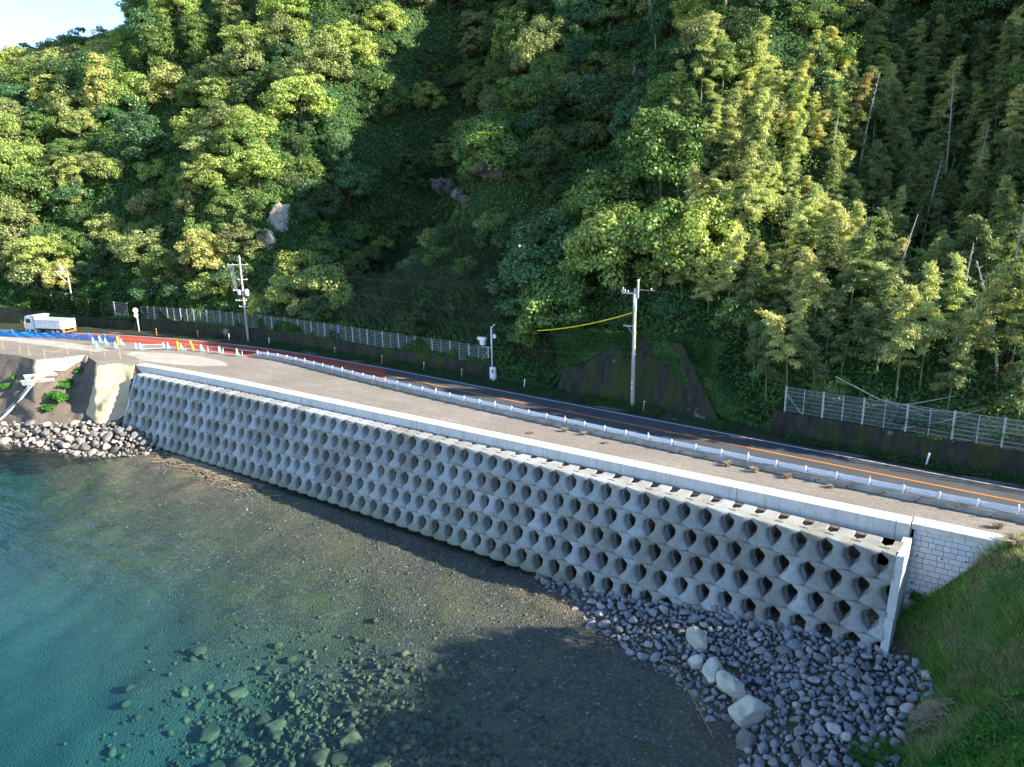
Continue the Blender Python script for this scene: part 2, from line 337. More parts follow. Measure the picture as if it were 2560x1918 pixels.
x = t.n('ShaderNodeMixShader'); t.l(fr.outputs[0], x.inputs[0]); t.l(tr.outputs[0], x.inputs[1]); t.l(gl.outputs[0], x.inputs[2])
o = t.n('ShaderNodeOutputMaterial'); t.l(x.outputs[0], o.inputs[0])
va = t.n('ShaderNodeVolumeAbsorption'); va.inputs[0].default_value = (.26, .80, .82, 1); va.inputs['Density'].default_value = .12; t.l(va.outputs[0], o.inputs['Volume']); M['water'] = m


# ================================================================== THE SETTING
WATER = -8.25
QX, QY, QZ, QS, QC = -56.950, 42.418, -0.7, 1.4854, -5.623e-4
RH, SB, CB = 1.5678, math.sin(.38063), math.cos(.38063)      # block height along the face, batter
def wall_y(x): return QY + QC*(np.asarray(x)-(QX+8*QS))**2      # front top line of the block wall
def toe_y(x): return wall_y(x)-5*RH*SB
rail = curve([(-81, 53.8), (-77, 54.3), (-67, 53.1), (-57, 51.9), (-47, 50.9), (-37, 50.1), (-27, 49.45), (-17, 49.0), (-7, 48.7), (3, 48.6), (60, 48.8)], 3)
edge = curve([(-420, -60), (-200, 22), (-150, 40.5), (-135, 46.2), (-122, 50.9), (-113, 53.6), (-100, 56.6), (-90, 57.9), (-80, 58.5), (-61, 58.1), (-46, 57.0), (-17, 55.4), (1.3, 54.3), (60, 52.5)], 4)
hillw = curve([(-420, -56), (-200, 27), (-150, 46.5), (-138, 50.8), (-127, 53.6), (-118, 56), (-108, 58.3), (-99, 60), (-88, 60.9), (-80, 61.1), (-68, 60.7), (-47, 60.0), (-38, 59.6), (-20, 58.2), (-16, 57.0), (1.3, 55.9), (60, 54)], 2.5)
par_f = curve([(-100, 41.6), (-92, 42.3), (-89, 42.75), (-80, 43.4), (-68.7, 43.8), (-46.3, 44.05), (-27.9, 44.3), (-4, 44.62), (10, 44.8)], 2)     # front of the parapet
LW = 3.1
def cent(x):
    s = (edge(x+.5)-edge(x-.5)); return edge(x)-LW*.74*np.sqrt(1+s*s)
XL = np.r_[np.arange(-230, -150, 6), np.arange(-150, -60, 1.5), np.arange(-60, 62, 3)]
# deck: one gravel sheet from the parapet to the hill foot
def deck_sea(x):
    L = [(-420, -100), (-200, 4), (-150, 28), (-125, 34.5), (-115, 36.2), (-110.7, 36.9), (-104.5, 37.0), (-103.2, 39.4), (-102.4, 42.0), (-97.5, 40.9), (-94.4, 40.0), (-91.6, 41.8), (-89.2, 43.1)]
    return np.where(x < -89.2, np.interp(x, [p[0] for p in L], [p[1] for p in L]), np.where(x > -3.9, 45.93, par_f(x)+1.2))
XD = np.unique(np.r_[XL, -110.7, -104.5, -103.2, -102.4, -97.5, -94.4, -91.6, -89.2, -89.1])
XD = np.unique(np.r_[XD[XD <= 3], -3.95, -3.85])
tag(sheet('gravel_ground', M['gravel'], XD, deck_sea, lambda x: hillw(x)+2, 0., 12), kind='structure')
tag(sheet('gravel_ground', M['gravel'], np.arange(3, 61, 3), lambda x: 44.5, lambda x: hillw(x)+2, 0., 6), kind='structure')
XR = XL[XL <= 60]
rs = lambda x: np.where(x < -80, cent(x)-2.9, rail(x)+.25)
tag(sheet('road', M['asphalt'], XR, rs, lambda x: edge(x)+.45, .004, 3), kind='structure')
XRR = np.arange(-127, -54.9, 1.5)
V = []; F = []
for x in XRR:
    for j in range(7):
        t_ = j/6; xx = min(x, -61.5+6*(1-t_)); V.append((xx, float(rs(xx))*(1-t_)+float(edge(xx)-.1)*t_, .008))
for i in range(len(XRR)-1):
    for j in range(6): a = i*7+j; F.append([a, a+7, a+8, a+1])
tag(obj('red_road_surface', mesh('red', V, F, M['red'])), kind='structure')
tag(sheet('edge_line', M['white_paint'], XR, lambda x: edge(x)-.07, lambda x: edge(x)+.08, .012), kind='structure')
tag(sheet('centre_line', M['orange_paint'], XR, lambda x: cent(x)-.1, lambda x: cent(x)+.1, .012), kind='structure')
tag(sheet('edge_line', M['white_paint'], np.arange(-126, -80, 1.5), lambda x: rs(x)+.25, lambda x: rs(x)+.4, .012), kind='structure')
# paler resurfaced patches on the deck
def patch(name, pts, z, mat):
    n = len(pts); P = []
    for i in range(n):
        a, b = pts[i], pts[(i+1) % n]
        for k in range(6):
            s_ = k/6; P.append((a[0]*(1-s_)+b[0]*s_+.25*rng.normal()*.6, a[1]*(1-s_)+b[1]*s_+.12*rng.normal(), z))
    return tag(obj(name, mesh(name, P, [list(range(len(P)))], mat)), kind='structure')
patch('pale_ground', [(-99, 45.6), (-92, 44.6), (-86.5, 45.3), (-82, 47.0), (-79.5, 48.8), (-84, 50.2), (-92, 49.8), (-100, 47)], .004, M['pale'])
patch('pale_ground', [(-131, 40.2), (-118, 42), (-104, 44.2), (-103, 45.6), (-116, 45.6), (-132, 41.8)], .004, M['pale'])
# dark verge between road and hill
tag(sheet('verge', M['verge'], XR, lambda x: edge(x)+.42, lambda x: hillw(x)+.6, .012, 4, lambda x, y: .12*noise(np.array(x*.8), np.array(y*.8))*(1 if y > edge(x)+.8 else 0)+.18*float(sstep(edge(x)+.6, hillw(x)+.5, y))), kind='structure')

# ---- hillside terrain
def hill_h(x, y):
    x = np.asarray(x, float); y = np.asarray(y, float)
    d0 = y-hillw(x); d = d0-np.interp(x, [-39.2, -37.8, -27, -20.5], [0, 3.4, 3.4, 0])
    xa = -82-.30*d
    rec = 26*np.exp(-((x-xa)/17)**2)*sstep(2, 32, d) + 9*np.exp(-((x+52)/14)**2)*sstep(3, 20, d)
    rec = rec - 9*np.exp(-((x+30+.18*d)/9)**2)*sstep(5, 18, d) + 20*np.exp(-((x+5+.12*d)/11)**2)*sstep(5, 26, d) + 22*sstep(4, 40, x)*sstep(4, 24, d) - 9*np.exp(-((x+105+.35*d)/13)**2)*sstep(2, 20, d)
    e = d-rec+2.5*fbm(x*.035, y*.035, 3, 5)*sstep(4, 25, d)
    wt = np.interp(x, [-420, -150, -130, -105, -47.5, -46.5, -39.2, -37.6, -28, -20, -16.5, -15.5, 60], [3, 3.1, 1.9, 2.0, 1.65, .2, .2, 5.3, 5.6, .3, .3, 1.9, 1.9])
    slope = .95+.0*x
    h = wt + np.where(e > 1, (e-1)*slope, 0) + 3.*sstep(10, 30, e)
    # rock cliff in the hollow
    cl = np.exp(-((x+62)/11)**2)*np.exp(-((d-24)/12)**2)
    h = h + 5*cl*sstep(16, 26, d)
    cap = np.interp(x, [-420, -300, -250, -215, -195, -180, -160, 200], [26, 38, 46, 52, 58, 84, 150, 170])
    D_ = np.hypot(x, y); az_ = np.degrees(np.arctan2(x, y)); lowc = 8.5+D_*(.165+.045*(az_+70)/8); cap = np.where(x < -60, lowc+(np.maximum(cap, 120)-lowc)*sstep(0, 14, x+1.85*y), cap)
    h = np.where(h > cap-12, cap-12+12*np.tanh((h-cap+12)/12), h)
    h = h + (1.1*fbm(x*.16, y*.16, 3, 9)+.5*fbm(x*.5, y*.5, 2, 3))*sstep(2, 9, d)
    return np.where(d < .3, -.6, h)
gx = np.unique(np.r_[np.arange(-420, -160, 4), np.arange(-160, 30, 1.25), np.arange(30, 181, 4)])
ty = np.unique(np.r_[0., .28, .32, np.arange(1, 70, 1.25), np.arange(70, 330, 5)])
XX, TT = np.meshgrid(gx, ty, indexing='ij'); YY = hillw(XX)+TT
ZZ = hill_h(XX, YY); ZZ[:, 0] = -.6
nx_, ny_ = XX.shape
idx = np.arange(nx_*ny_).reshape(nx_, ny_)
F = np.stack([idx[:-1, :-1], idx[1:, :-1], idx[1:, 1:], idx[:-1, 1:]], -1).reshape(-1, 4)
cen = (XX[:-1, :-1]+XX[1:, 1:])/2
tag(obj('hillside', mesh('hillside', np.stack([XX, YY, ZZ], -1).reshape(-1, 3), F, M['hill'], True)), kind='structure')

# ---- seabed and beach
def rub_lim(x):
    ys = np.interp(x, [-31, -28, -20.3, -16.9, -14.1, -11.3, -9.3, -8.3, -7, -5, 0], [39.6, 38.6, 36.7, 35.4, 34.9, 33.0, 32.2, 30, 26, 20, 16])
    hw_ = np.interp(x, [-31, -27, -22, -18, -13, -5, 0], [-8.3, -8.1, -7.75, -7.3, -6.35, -5.75, -5.6])
    return ys, hw_, wall_y(np.clip(x, -90, -4))-(-.7-hw_)*SB/CB
def rub_h(x, y):
    x = np.asarray(x, float); ys, hw_, yw = rub_lim(x); t = np.clip((y-ys)/(yw-ys), -.5, 1.15); return np.where(t > 0, -8.32+(hw_+8.32)*np.abs(t)**.75, -8.32+t*1.2)
def bed_h(x, y):
    x = np.asarray(x, float); y = np.asarray(y, float)
    ys_ = rub_lim(np.clip(x, -31, 0))[0]; toe = toe_y(np.clip(x, -89, 1)); s = np.where(x > -31, toe*0+ys_, toe)-y
    kk = sstep(-34, -29, x); s = (toe-y)*(1-kk)+(ys_-y)*kk
    s = s + np.where(x < -89, (-89-x)*.35, 0); dp = 1-.72*sstep(-38, -14, x)
    b0 = np.interp(x, [-120, -95, -84, -80, -72, -62, -56, -38, -32, -29, 0], [-9, -8.6, -8.3, -8.15, -8.08, -8.15, -8.45, -8.5, -8.42, -8.35, -8.35])
    z = b0-.035*np.clip(s, 0, 60)-dp*(.9*sstep(4, 13, s)+1.1*sstep(10, 20, s)+5.*sstep(14, 42, s)+2.5*sstep(30, 60, s))
    z = z - np.where(x < -66, 2.0*sstep(66, 90, -x), 0)*sstep(2.5, 10, s)
    z = z + .13*fbm(x*.5, y*.5, 3, 21) + .28*fbm(x*.14, y*.14, 4, 31)*sstep(6, 20, s)
    z = np.where(s < 0, np.where(x > -31, rub_h(x, y)-.12, b0), z)
    z = z + .5*np.exp(-((x+24.5)/3.6)**2-((y-37.2)/.9)**2)
    return z
bx = np.unique(np.r_[np.arange(-420, -110, 8), np.arange(-110, 16, .8), np.arange(16, 160, 8)]); by = np.unique(np.r_[np.arange(-300, 0, 12), np.arange(0, 46, .8)])
BX, BY = np.meshgrid(bx, by, indexing='ij'); i2 = np.arange(BX.size).reshape(BX.shape)
F = np.stack([i2[:-1, :-1], i2[1:, :-1], i2[1:, 1:], i2[:-1, 1:]], -1).reshape(-1, 4)
tag(obj('seabed', mesh('seabed', np.stack([BX, BY, bed_h(BX, BY)], -1).reshape(-1, 3), F, M['seabed'], True)), kind='structure')
# ---- water: closed body
MBw = MB(); MBw.box((-130, -127, (WATER-24)/2), (579, 345.8, WATER+24))
tag(MBw.build('water', M['water']), kind='structure')

# ---- embankment on the right (grass) and the cut bank on the left
def emb_x(y): return np.interp(y, [10, 27, 32, 34, 36.4, 38.5, 40.7, 43, 46], [-5, -3.2, -2.6, -2.4, -1.6, -2.2, -3.4, -4.6, -4.8])
def emb_h(x, y):
    base = np.interp(y, [20, 30, 36, 41, 46], [-7.9, -7.2, -6.6, -6.1, -5.6])
    s = np.asarray(x)-emb_x(y)
    z = base+np.clip(s, 0, 9)*np.interp(y, [20, 34, 41, 45, 46], [.95, .95, 1.0, 1.0, 1.0])+.38*fbm(np.asarray(x)*.5, np.asarray(y)*.5, 4, 44)
    top = np.interp(y, [20, 30, 42, 46], [1.5, .6, .12, 0.0])+.2*fbm(np.asarray(x)*.3, np.asarray(y)*.3, 2, 3)*(np.asarray(y) < 43)
    return np.where(s < 0, base+s*1.2, np.minimum(z, top)-np.where((np.asarray(x) < .9) & (np.asarray(y) > 45.2), .8, 0))
ex = np.r_[np.arange(-6.5, 6, .35), np.arange(6, 90, 3)]; ey = np.r_[np.arange(0, 20, 4), np.arange(20, 46.01, .4)]
EX, EY = np.meshgrid(ex, ey, indexing='ij'); i3 = np.arange(EX.size).reshape(EX.shape)
F = np.stack([i3[:-1, :-1], i3[1:, :-1], i3[1:, 1:], i3[:-1, 1:]], -1).reshape(-1, 4)
tag(obj('embankment', mesh('embankment', np.stack([EX, EY, emb_h(EX, EY)], -1).reshape(-1, 3), F, M['turf'], True)), kind='structure')
# left bank: loft from the deck edge down to the rocks
top = [(-200, 4), (-150, 28), (-125, 34.5), (-115, 36.2), (-110.7, 36.9), (-104.5, 37.0), (-103.2, 39.4), (-102.4, 42.0), (-97.5, 40.9), (-94.4, 40.0), (-91.6, 41.8), (-89.2, 43.1), (-88.7, 43.6)]
bot = [(-190, -8), (-140, 17), (-112, 28.5), (-106, 30.2), (-102.5, 31.4), (-98, 32.6), (-96, 33.6), (-94, 35.3), (-92, 36.4), (-91, 36.9), (-89.2, 38.6), (-88.4, 39.8), (-88, 41)]
def bank_pt(i, t):
    """i: fractional index along the bank, t 0 top .. 1 bottom"""
    k = min(int(i), len(top)-2); f = i-k
    a = [top[k][j]*(1-f)+top[k+1][j]*f for j in (0, 1)]; b = [bot[k][j]*(1-f)+bot[k+1][j]*f for j in (0, 1)]
    return np.array([a[0]*(1-t)+b[0]*t, a[1]*(1-t)+b[1]*t, -8.8*t**1.08])
V = []; F = []; I = np.arange(0, len(top)-1+.001, .125); Tn = 26
for i in I:
    for j in range(Tn):
        t_ = j/(Tn-1); p = bank_pt(i, t_); n_ = .55*fbm(np.array(p[0]*.45), np.array(p[2]*.6), 4, 70)*math.sin(PI*min(1, t_*1.02)); p = p+np.array([.35, -.8, .3])*n_
        V.append(p if j else p+np.array([0, .02, .02]))
for i in range(len(I)-1):
    for j in range(Tn-1): a = i*Tn+j; F.append([a, a+Tn, a+Tn+1, a+1])
tag(obj('earth_bank', mesh('earth_bank', V, np.array(F), M['earth'], True)), kind='structure')

# ================================================================== THE SEAWALL
ONES = 'zeroth first second third fourth fifth sixth seventh eighth ninth tenth eleventh twelfth thirteenth fourteenth fifteenth sixteenth seventeenth eighteenth nineteenth'.split()
TENS = {2: 'twent', 3: 'thirt', 4: 'fort', 5: 'fift', 6: 'sixt', 7: 'sevent', 8: 'eight', 9: 'ninet'}
def nth(n):
    if n < 20: return ONES[n]
    if n > 99: return '%d%s' % (n, {1: 'st', 2: 'nd', 3: 'rd'}.get(n % 10 if n % 100 not in (11, 12, 13) else 0, 'th'))
    return TENS[n//10]+'ieth' if n % 10 == 0 else TENS[n//10]+'y-'+ONES[n % 10]
def block_mesh(u0=-1., u1=1.):
    mb = MB(); HW = .738
    ts = [0, .035, .07, .16, .25, .31, .42, .54, .61, .71, .81, .91, .955, .985, 1.]
    def hw(t, a=.30):
        return np.interp(t, [0, .07, .25, .31, .54, .61, .91, 1.], [HW, HW, a+.04, a, a, a+.04, HW, HW])
    def loft(levels, sec):
        V = []; F = []; n = None
        for t in levels:
            L = sec(t); n = len(L); z = -t*(RH-.022)
            V += [(u, d+z*SB/CB*0+(-t*(RH-.022)*SB), z*CB) for u, d in L]
        m = len(levels)
        for i in range(m-1):
            for k in range(n): F.append([i*n+k, (i+1)*n+k, (i+1)*n+(k+1) % n, i*n+(k+1) % n])
        F += [[k for k in range(n)], [(m-1)*n+k for k in range(n)][::-1]]
        mb.add(V, F)
    def front(t):
        w_ = float(hw(t)); nk = (HW-w_)/(HW-.30); r_ = []
        for k in range(13):
            a = -1+k/6; u = a*w_; d = -.19-.09*float(sstep(.58, .93, t))+(.17+.10*t*t)*(u/HW)**2+.13*nk*abs(a)**4.+.05*nk
            if t < .02 or t > .98: d += .035
            r_.append((min(max(u, u0*HW), u1*HW), d))
        return r_+[(min(w_, u1*HW), .42), (max(-w_, u0*HW), .42)]
    loft(ts, front)
    def back(t):
        w_ = float(hw(t, .40)); return [(max(-w_, u0*HW), .55), (min(w_, u1*HW), .55), (min(w_, u1*HW), .80), (max(-w_, u0*HW), .80)]
    loft([0, .13, .40, .47, .58, .90, 1.], back)
    a, b = max(-.25, u0*HW), min(.25, u1*HW)
    loft([.001, .999], lambda t: [(a, .40), (b, .40), (b, .57), (a, .57)])
    a, b = max(-.34, u0*HW), min(.34, u1*HW); c_, d_ = max(-.34, u0*HW), min(.34, u1*HW)
    loft([.0, .999], lambda t: [(a, .79), (b, .79), (d_, 1.05), (d_, 1.84), (c_, 1.84), (c_, 1.05)])
    # slab on top: front strip, notches by the joints, tongue to the back
    hx = lambda v: min(max(v, u0*HW), u1*HW); zt_ = -.0008; pl = [(hx(-.72), .56), (hx(.72), .56), (hx(.72), .84), (hx(.42), 1.12), (hx(.42), 1.84), (hx(-.42), 1.84), (hx(-.42), 1.12), (hx(-.72), .84)]
    mb.extr([(a_, b_) for a_, b_ in pl], -.14, .003)
    pl = [(hx(-.46), .36), (hx(.46), .36), (hx(.46), .59), (hx(-.46), .59)]; mb.extr(pl, -.14, -.001)
    me = mesh('seawall_block', mb.v, mb.f, M['block'], True); me.set_sharp_from_angle(angle=math.radians(26)); return me
bm_full = block_mesh(); bm_left = block_mesh(-1., .05); bm_right = block_mesh(-.05, 1.)
KX = lambda k: QX+QS*k
COURSES = ['top course', 'second course', 'third course', 'fourth course', 'bottom course']
for r in range(5):
    off = .5*(r % 2); k0 = -21 if r % 2 == 0 else -21.5; k1 = 35.0 if r % 2 == 0 else 35.5
    ks = np.arange(k0, k1, 1.)
    if r % 2 == 1: ks = ks[1:]
    cells = [(k+.5, bm_full) for k in ks]
    if r % 2 == 0: cells.append((35.5, bm_left))
    else: cells.insert(0, (-21+.0, bm_right))
    cells = cells[::-1]
    for i, (kc, me) in enumerate(cells):
        x = KX(kc)
        if r == 4 and x > -9: continue            # buried under the rubble
        y = float(wall_y(x))-r*RH*SB; rz = math.atan(2*QC*(x-(QX+8*QS)))
        o = obj('seawall_block', me, None, (x+0, y+.20+rng.normal()*.006, QZ-r*RH*CB), rz)
        frm = 'right end' if i <= len(cells)//2 else 'left end'; nn = i+1 if frm == 'right end' else len(cells)-i
        half = 'half-width ' if me is not bm_full else ''
        tag(o, '%shourglass concrete block in the %s, %s from the %s' % (half or 'grey ', COURSES[r], nth(nn), frm), 'concrete block', 'hourglass blocks stacked in the seawall')
XW = np.arange(KX(-21), KX(35.45)+.1, 1.5)
# ground behind the blocks, hidden in the dark of their openings
sweep('backfill', M['earth'], XW, wall_y, [(1.95, -.8), (-.9, -8.9), (-.5, -8.9), (2.3, -.8)]).name = 'backfill'
tag(bpy.data.objects['backfill'], kind='structure')
# parapet cast in lengths
pw = empty('parapet', (KX(8), float(wall_y(KX(8))), 0)); pinv = pw.location.copy()
tag(pw, 'long pale concrete parapet running along the top of the block seawall', 'parapet')
PX0, PX1 = KX(-22.3), KX(35.45)+.30
joints = np.linspace(PX0, PX1-.75, 10).tolist()+[PX1]
for a, b in zip(joints[:-1], joints[1:]):
    xs = np.linspace(a+.014, b-.014, max(2, int((b-a)/1.5)))
    o = sweep('segment', M['concrete'], xs, par_f, [(-.03, -1.12), (.0, .01), (.03, .04), (1.22, .04), (1.25, .01), (1.25, -1.12)], None)
    o.parent = pw; o.location = -pinv
V = []; F = []
XS_ = np.arange(-52, KX(35.47)+.01, 1.5)
for x in XS_:
    z_ = float(np.interp(x, [-60, -4], [-.74, -1.0])); ya = float(wall_y(x))+1.95; yb_ = float(par_f(x))+.1
    for y_, zz_ in ((ya, z_-.3), (ya, z_), (yb_, z_)): V.append((x, min(y_, yb_), zz_))
for i in range(len(XS_)-1):
    for k in range(2): F.append([i*3+k, (i+1)*3+k, (i+1)*3+k+1, i*3+k+1])
tag(obj('ledge', mesh('ledge', V, F, M['oldc'])), 'grey concrete ledge between the top blocks and the parapet', 'ledge')
# end wall of the block stack
ew = empty('end_wall', (KX(35.47), float(wall_y(KX(35.47))), -.7)); tag(ew, 'smooth pale concrete wall closing the right end of the block stack', 'end wall')
y0 = float(wall_y(KX(35.47)))
def prism(prof, x0, x1, origin):      # profile in (y, z), extruded in x
    n = len(prof); mb = MB(); mb.add([(x0-origin[0], y-origin[1], z-origin[2]) for y, z in prof]+[(x1-origin[0], y-origin[1], z-origin[2]) for y, z in prof],
        [[k for k in range(n)], [n+k for k in range(n)][::-1]]+[[k, n+k, n+(k+1) % n, (k+1) % n] for k in range(n)]); return mb
EO = (KX(35.47), y0, -.7)
yl = lambda z: y0+.06+(z+.7)*SB/CB
prism([(yl(-.7), -.7), (y0+3.05, -.7), (y0+3.05, -3.9), (yl(-3.9), -3.9)], KX(35.47)+.01, KX(35.47)+.46, EO).build('upper_slab', M['concrete'], ew)
prism([(yl(-3.92)-.02, -3.92), (y0+3.0, -3.92), (y0+3.0, -8.0), (yl(-8.0), -8.0)], KX(35.47)+.01, KX(35.47)+.42, EO).build('lower_slab', M['concrete'], ew)
# block panel wall beyond the end wall
xw0 = KX(35.47)+.30; bw = empty('panel_wall', (xw0, 44.6, 0)); tag(bw, 'white block-patterned retaining wall under a bright coping beside the grass slope', 'retaining wall')
BO = (xw0, 44.6, 0)
prism([(45.0, -.3), (45.6, -.3), (45.2, -7.5), (43.0, -7.5)], xw0+.17, 1.3, BO).build('face', M['panel'], bw)
prism([(44.86, -.32), (44.8, .05), (45.95, .06), (45.95, -.32)], xw0+.01, 1.05, BO).build('coping', M['concrete'], bw)
for hx, hz in ((.2, -1.75), (1.45, -1.65), (2.6, -1.5), (3.4, -.95), (.15, -3.3)):
    yy_ = 45.0+(hz+.3)*.285; MB().lathe([(.045, 0), (.045, .06)], (0, 0, 0), 10).build('weep_hole', M['dark'], bw, False, (hx+.3, yy_-44.6-.03, hz)).rotation_euler = (PI/2, 0, 0)
# small stepped block wall at the far left end
lo = (-90.6, 42.6, 0); lw = empty('block_wall', lo); tag(lw, 'small grey stepped block wall at the far left end of the parapet', 'retaining wall')
for i in range(5):
    prism([(43.5-.13*i, -.1-.3*i), (44.2, -.1-.3*i), (44.2, -.38-.3*i), (43.5-.13*i, -.38-.3*i)], -91.2+.18*i, KX(-21)+.3*i*0, lo).build('course', M['concrete'], lw)
el = empty('end_wall', (KX(-21)-.25, float(wall_y(KX(-21))), -.9)); tag(el, 'narrow concrete edge wall closing the far left end of the block stack', 'end wall')
yb = float(wall_y(KX(-21))); prism([(yb+.05, -.9), (yb+1.5, -.9), (yb+1.5, -8.5), (yb+.05-7.6*SB/CB, -8.5)], KX(-21)-.33, KX(-21)-.02, (KX(-21)-.25, yb, -.9)).build('slab', M['concrete'], el)

# ================================================================== GUARDRAIL
def along(yf, x0, x1, step):
    xs = [x0]; 
    while xs[-1] < x1:
        s_ = yf(xs[-1]+.5)-yf(xs[-1]-.5); xs.append(xs[-1]+step/math.sqrt(1+s_*s_))
    return xs
gr = empty('guardrail', (-40, float(rail(-40)), 0)); GO = Vector(gr.location)
tag(gr, 'white steel guardrail on concrete foundation blocks along the near edge of the road', 'guardrail')
posts = along(rail, -80.3, 30, 2.)
dx = .9948-posts[int(np.argmin([abs(p-.9948) for p in posts]))]
posts = [p+dx for p in posts if p+dx < 30]
XG = np.arange(-80.9, 30, 1.)
o = sweep('beam', M['rail_white'], XG, rail, [(.10, .50), (.17, .54), (.17, .60), (.11, .66), (.17, .72), (.17, .78), (.10, .83), (.085, .83), (.15, .77), (.15, .73), (.09, .66), (.15, .60), (.15, .55), (.085, .50)]); o.parent = gr; o.location = -GO
MBk = MB(); MBk.box((0, 0, .52), (.12, .14, .76), 0, .01); MBk.box((0, .07, .66), (.16, .08, .22)); MBk.box((0, -.02, .915), (.05, .05, .05)); pm = MBk.me('post', M['rail_white'])
for i, x in enumerate(posts):
    s_ = float(rail(x+.5)-rail(x-.5)); o = obj('post', pm, gr, Vector((x, float(rail(x)), 0))-GO, math.atan(s_))
    if i % 4 == 1: MB().lathe([(.05, 0), (.05, .12), (.03, .14)], (0, 0, .93), 8).build('reflector', M['orange' if i % 12 == 1 else 'rail_white'], gr, False, Vector((x, float(rail(x)), 0))-GO)
# interlocking foundation blocks, stepped ends
prof = [(-.985, .42), (.985, .42), (.985, .22), (.72, .20), (.72, .02), (-1.18, .02), (-1.22, .17), (-.985, .19)]
n = len(prof); V = [(x, -.17, z) for x, z in prof]+[(x, .20, z) for x, z in prof]
bm = mesh('foundation_block', V, [list(range(n))[::-1], [n+k for k in range(n)]]+[[k, (k+1) % n, n+(k+1) % n, n+k] for k in range(n)], M['oldc'])
vis = [x for x in posts if x < 3]
for i, x in enumerate(posts):
    s_ = float(rail(x+.5)-rail(x-.5)); o = obj('foundation_block', bm, None, (x, float(rail(x))-.06+.03*(i % 2), rng.uniform(-.012, .012)), math.atan(s_)+.014+rng.normal()*.006)
    if x < 3:
        lr = len(vis)-i; lab = 'stepped concrete foundation block under the guardrail, %s from the %s' % ((nth(lr), 'right') if lr <= 22 else (nth(i+1), 'left'))
    else: lab = 'stepped concrete foundation block beyond the right edge of the photo, %s further along' % nth(i-len(posts)+1+len([q for q in posts if q >= 3]))
    tag(o, lab, 'concrete block', 'foundation blocks under the guardrail')

# ================================================================== WALLS AND FENCES BEHIND THE ROAD
def back_wall(label, x0, x1, hL, hR, batter, name='retaining_wall', step=1.):
    xs = np.arange(x0, x1+.01, step); V = []; F = []
    for x in xs:
        h = hL+(hR-hL)*(x-x0)/(x1-x0); y = float(hillw(x)); s_ = float(hillw(x+.5)-hillw(x-.5)); L = math.hypot(1, s_); nx, ny = -s_/L, 1/L
        for dy, z in ((-.12, -.2), (-.12+batter*.5, h*.5), (-.12+batter, h), (.35+batter, h), (.8+batter, -.2)): V.append((x+nx*dy, y+ny*dy, z))
    for i in range(len(xs)-1):
        for k in range(5): F.append([i*5+k, i*5+(k+1) % 5, (i+1)*5+(k+1) % 5, (i+1)*5+k])
    F += [list(range(5)), [(len(xs)-1)*5+k for k in range(5)][::-1]]
    return tag(obj(name, mesh(name, V, F, M['moss'])), label, 'retaining wall')
back_wall('low moss-stained concrete wall under the long fence behind the road', -117, -47.0, 2.1, 1.7, .25)
back_wall('low mossy concrete wall behind the parked truck at the far left', -150, -118, 3.2, 1.5, .25)
back_wall('dark mossy concrete wall under the wire fence at the right', -15.8, 30, 2.1, 2.1, .3)
# tall leaning mossy wall: trapezoid
TWO = Vector((-28.5, 58.9, 0)); V = []; F = []
L0 = np.linspace(-38.2, -20.2, 19)
for x in L0:
    a = (x+38.2)/18; xt = -37.0+a*12.0; yb_ = float(hillw(x))-.2
    for t_ in (0, .25, .5, .75, 1): V.append((x*(1-t_)+xt*t_-TWO[0], yb_+(1.9+.2*a)*t_-TWO[1], -.1+5.9*t_+.5*a*t_))
    V.append((xt-TWO[0], yb_+3.2-TWO[1], 5.7)); V.append((x-TWO[0], yb_+3.2-TWO[1], -.2))
for i in range(18):
    for k in range(6): F.append([i*7+k, (i+1)*7+k, (i+1)*7+k+1, i*7+k+1])
F += [[k for k in range(7)], [18*7+k for k in range(7)][::-1]]
o = obj('retaining_wall', mesh('tall_wall', V, F, M['moss']), None, TWO); tag(o, 'tall dark mossy retaining wall behind the near utility pole', 'retaining wall')

def fence(label, x0, x1, hL, hR, dy, ht=2.05, gap=3., brace=(1, 1), name='wire_fence', mids=True, blue=None):
    xs = along(hillw, x0, x1, gap); xs = [x0+(x-x0)*(x1-x0)/(xs[-1]-x0) for x in xs] if abs(xs[-1]-x1) < gap else xs
    zt = lambda x: hL+(hR-hL)*(x-x0)/(x1-x0); P = lambda x: Vector((x, float(hillw(x))+dy, zt(x)))
    rt = empty(name, P((x0+x1)/2)); O = Vector(rt.location); tag(rt, label, 'fence')
    mb = MB(); mb.box((0, 0, ht/2-.1), (.13, .10, ht+.2)); pm = mb.me('post', M['galv'])
    mb = MB(); mb.box((0, 0, ht/2-.05), (.06, .05, ht-.1)); tm = mb.me('post', M['galv'])
    for i, x in enumerate(xs):
        o = obj('post', pm, rt, P(x)-O)
        if blue is not None and i == blue: MB().box((-.2, -.12, ht/2), (.14, .04, ht*.9)).build('blue_marker', M['blue_tape'], rt, False, P(x)-O)
        if mids and i < len(xs)-1: obj('thin_post', tm, rt, P((x+xs[i+1])/2)-O)
    nw = 7
    for j in range(nw):
        MB().tube([P(x)+Vector((0, -.05, .12+(ht-.2)*j/(nw-1)))-O for x in xs], .013, 4).build('wire', M['galv'], rt)
    V = []; F = []
    for x in xs: V += [P(x)+Vector((0, -.03, .05))-O, P(x)+Vector((0, -.03, ht-.05))-O]
    F = [[2*i, 2*i+2, 2*i+3, 2*i+1] for i in range(len(xs)-1)]
    obj('chain_link', mesh('chain_link', V, F, M['chain_link']), rt)
    for s_, e_, fl in ((xs[0], 1.35, brace[0]), (xs[-1], -1.35, brace[1])):
        if fl: MB().tube([P(s_)+Vector((0, -.02, ht*.72))-O, P(s_+e_)+Vector((0, -.02, .05))-O], .05, 4).build('brace', M['galv'], rt)
    return rt
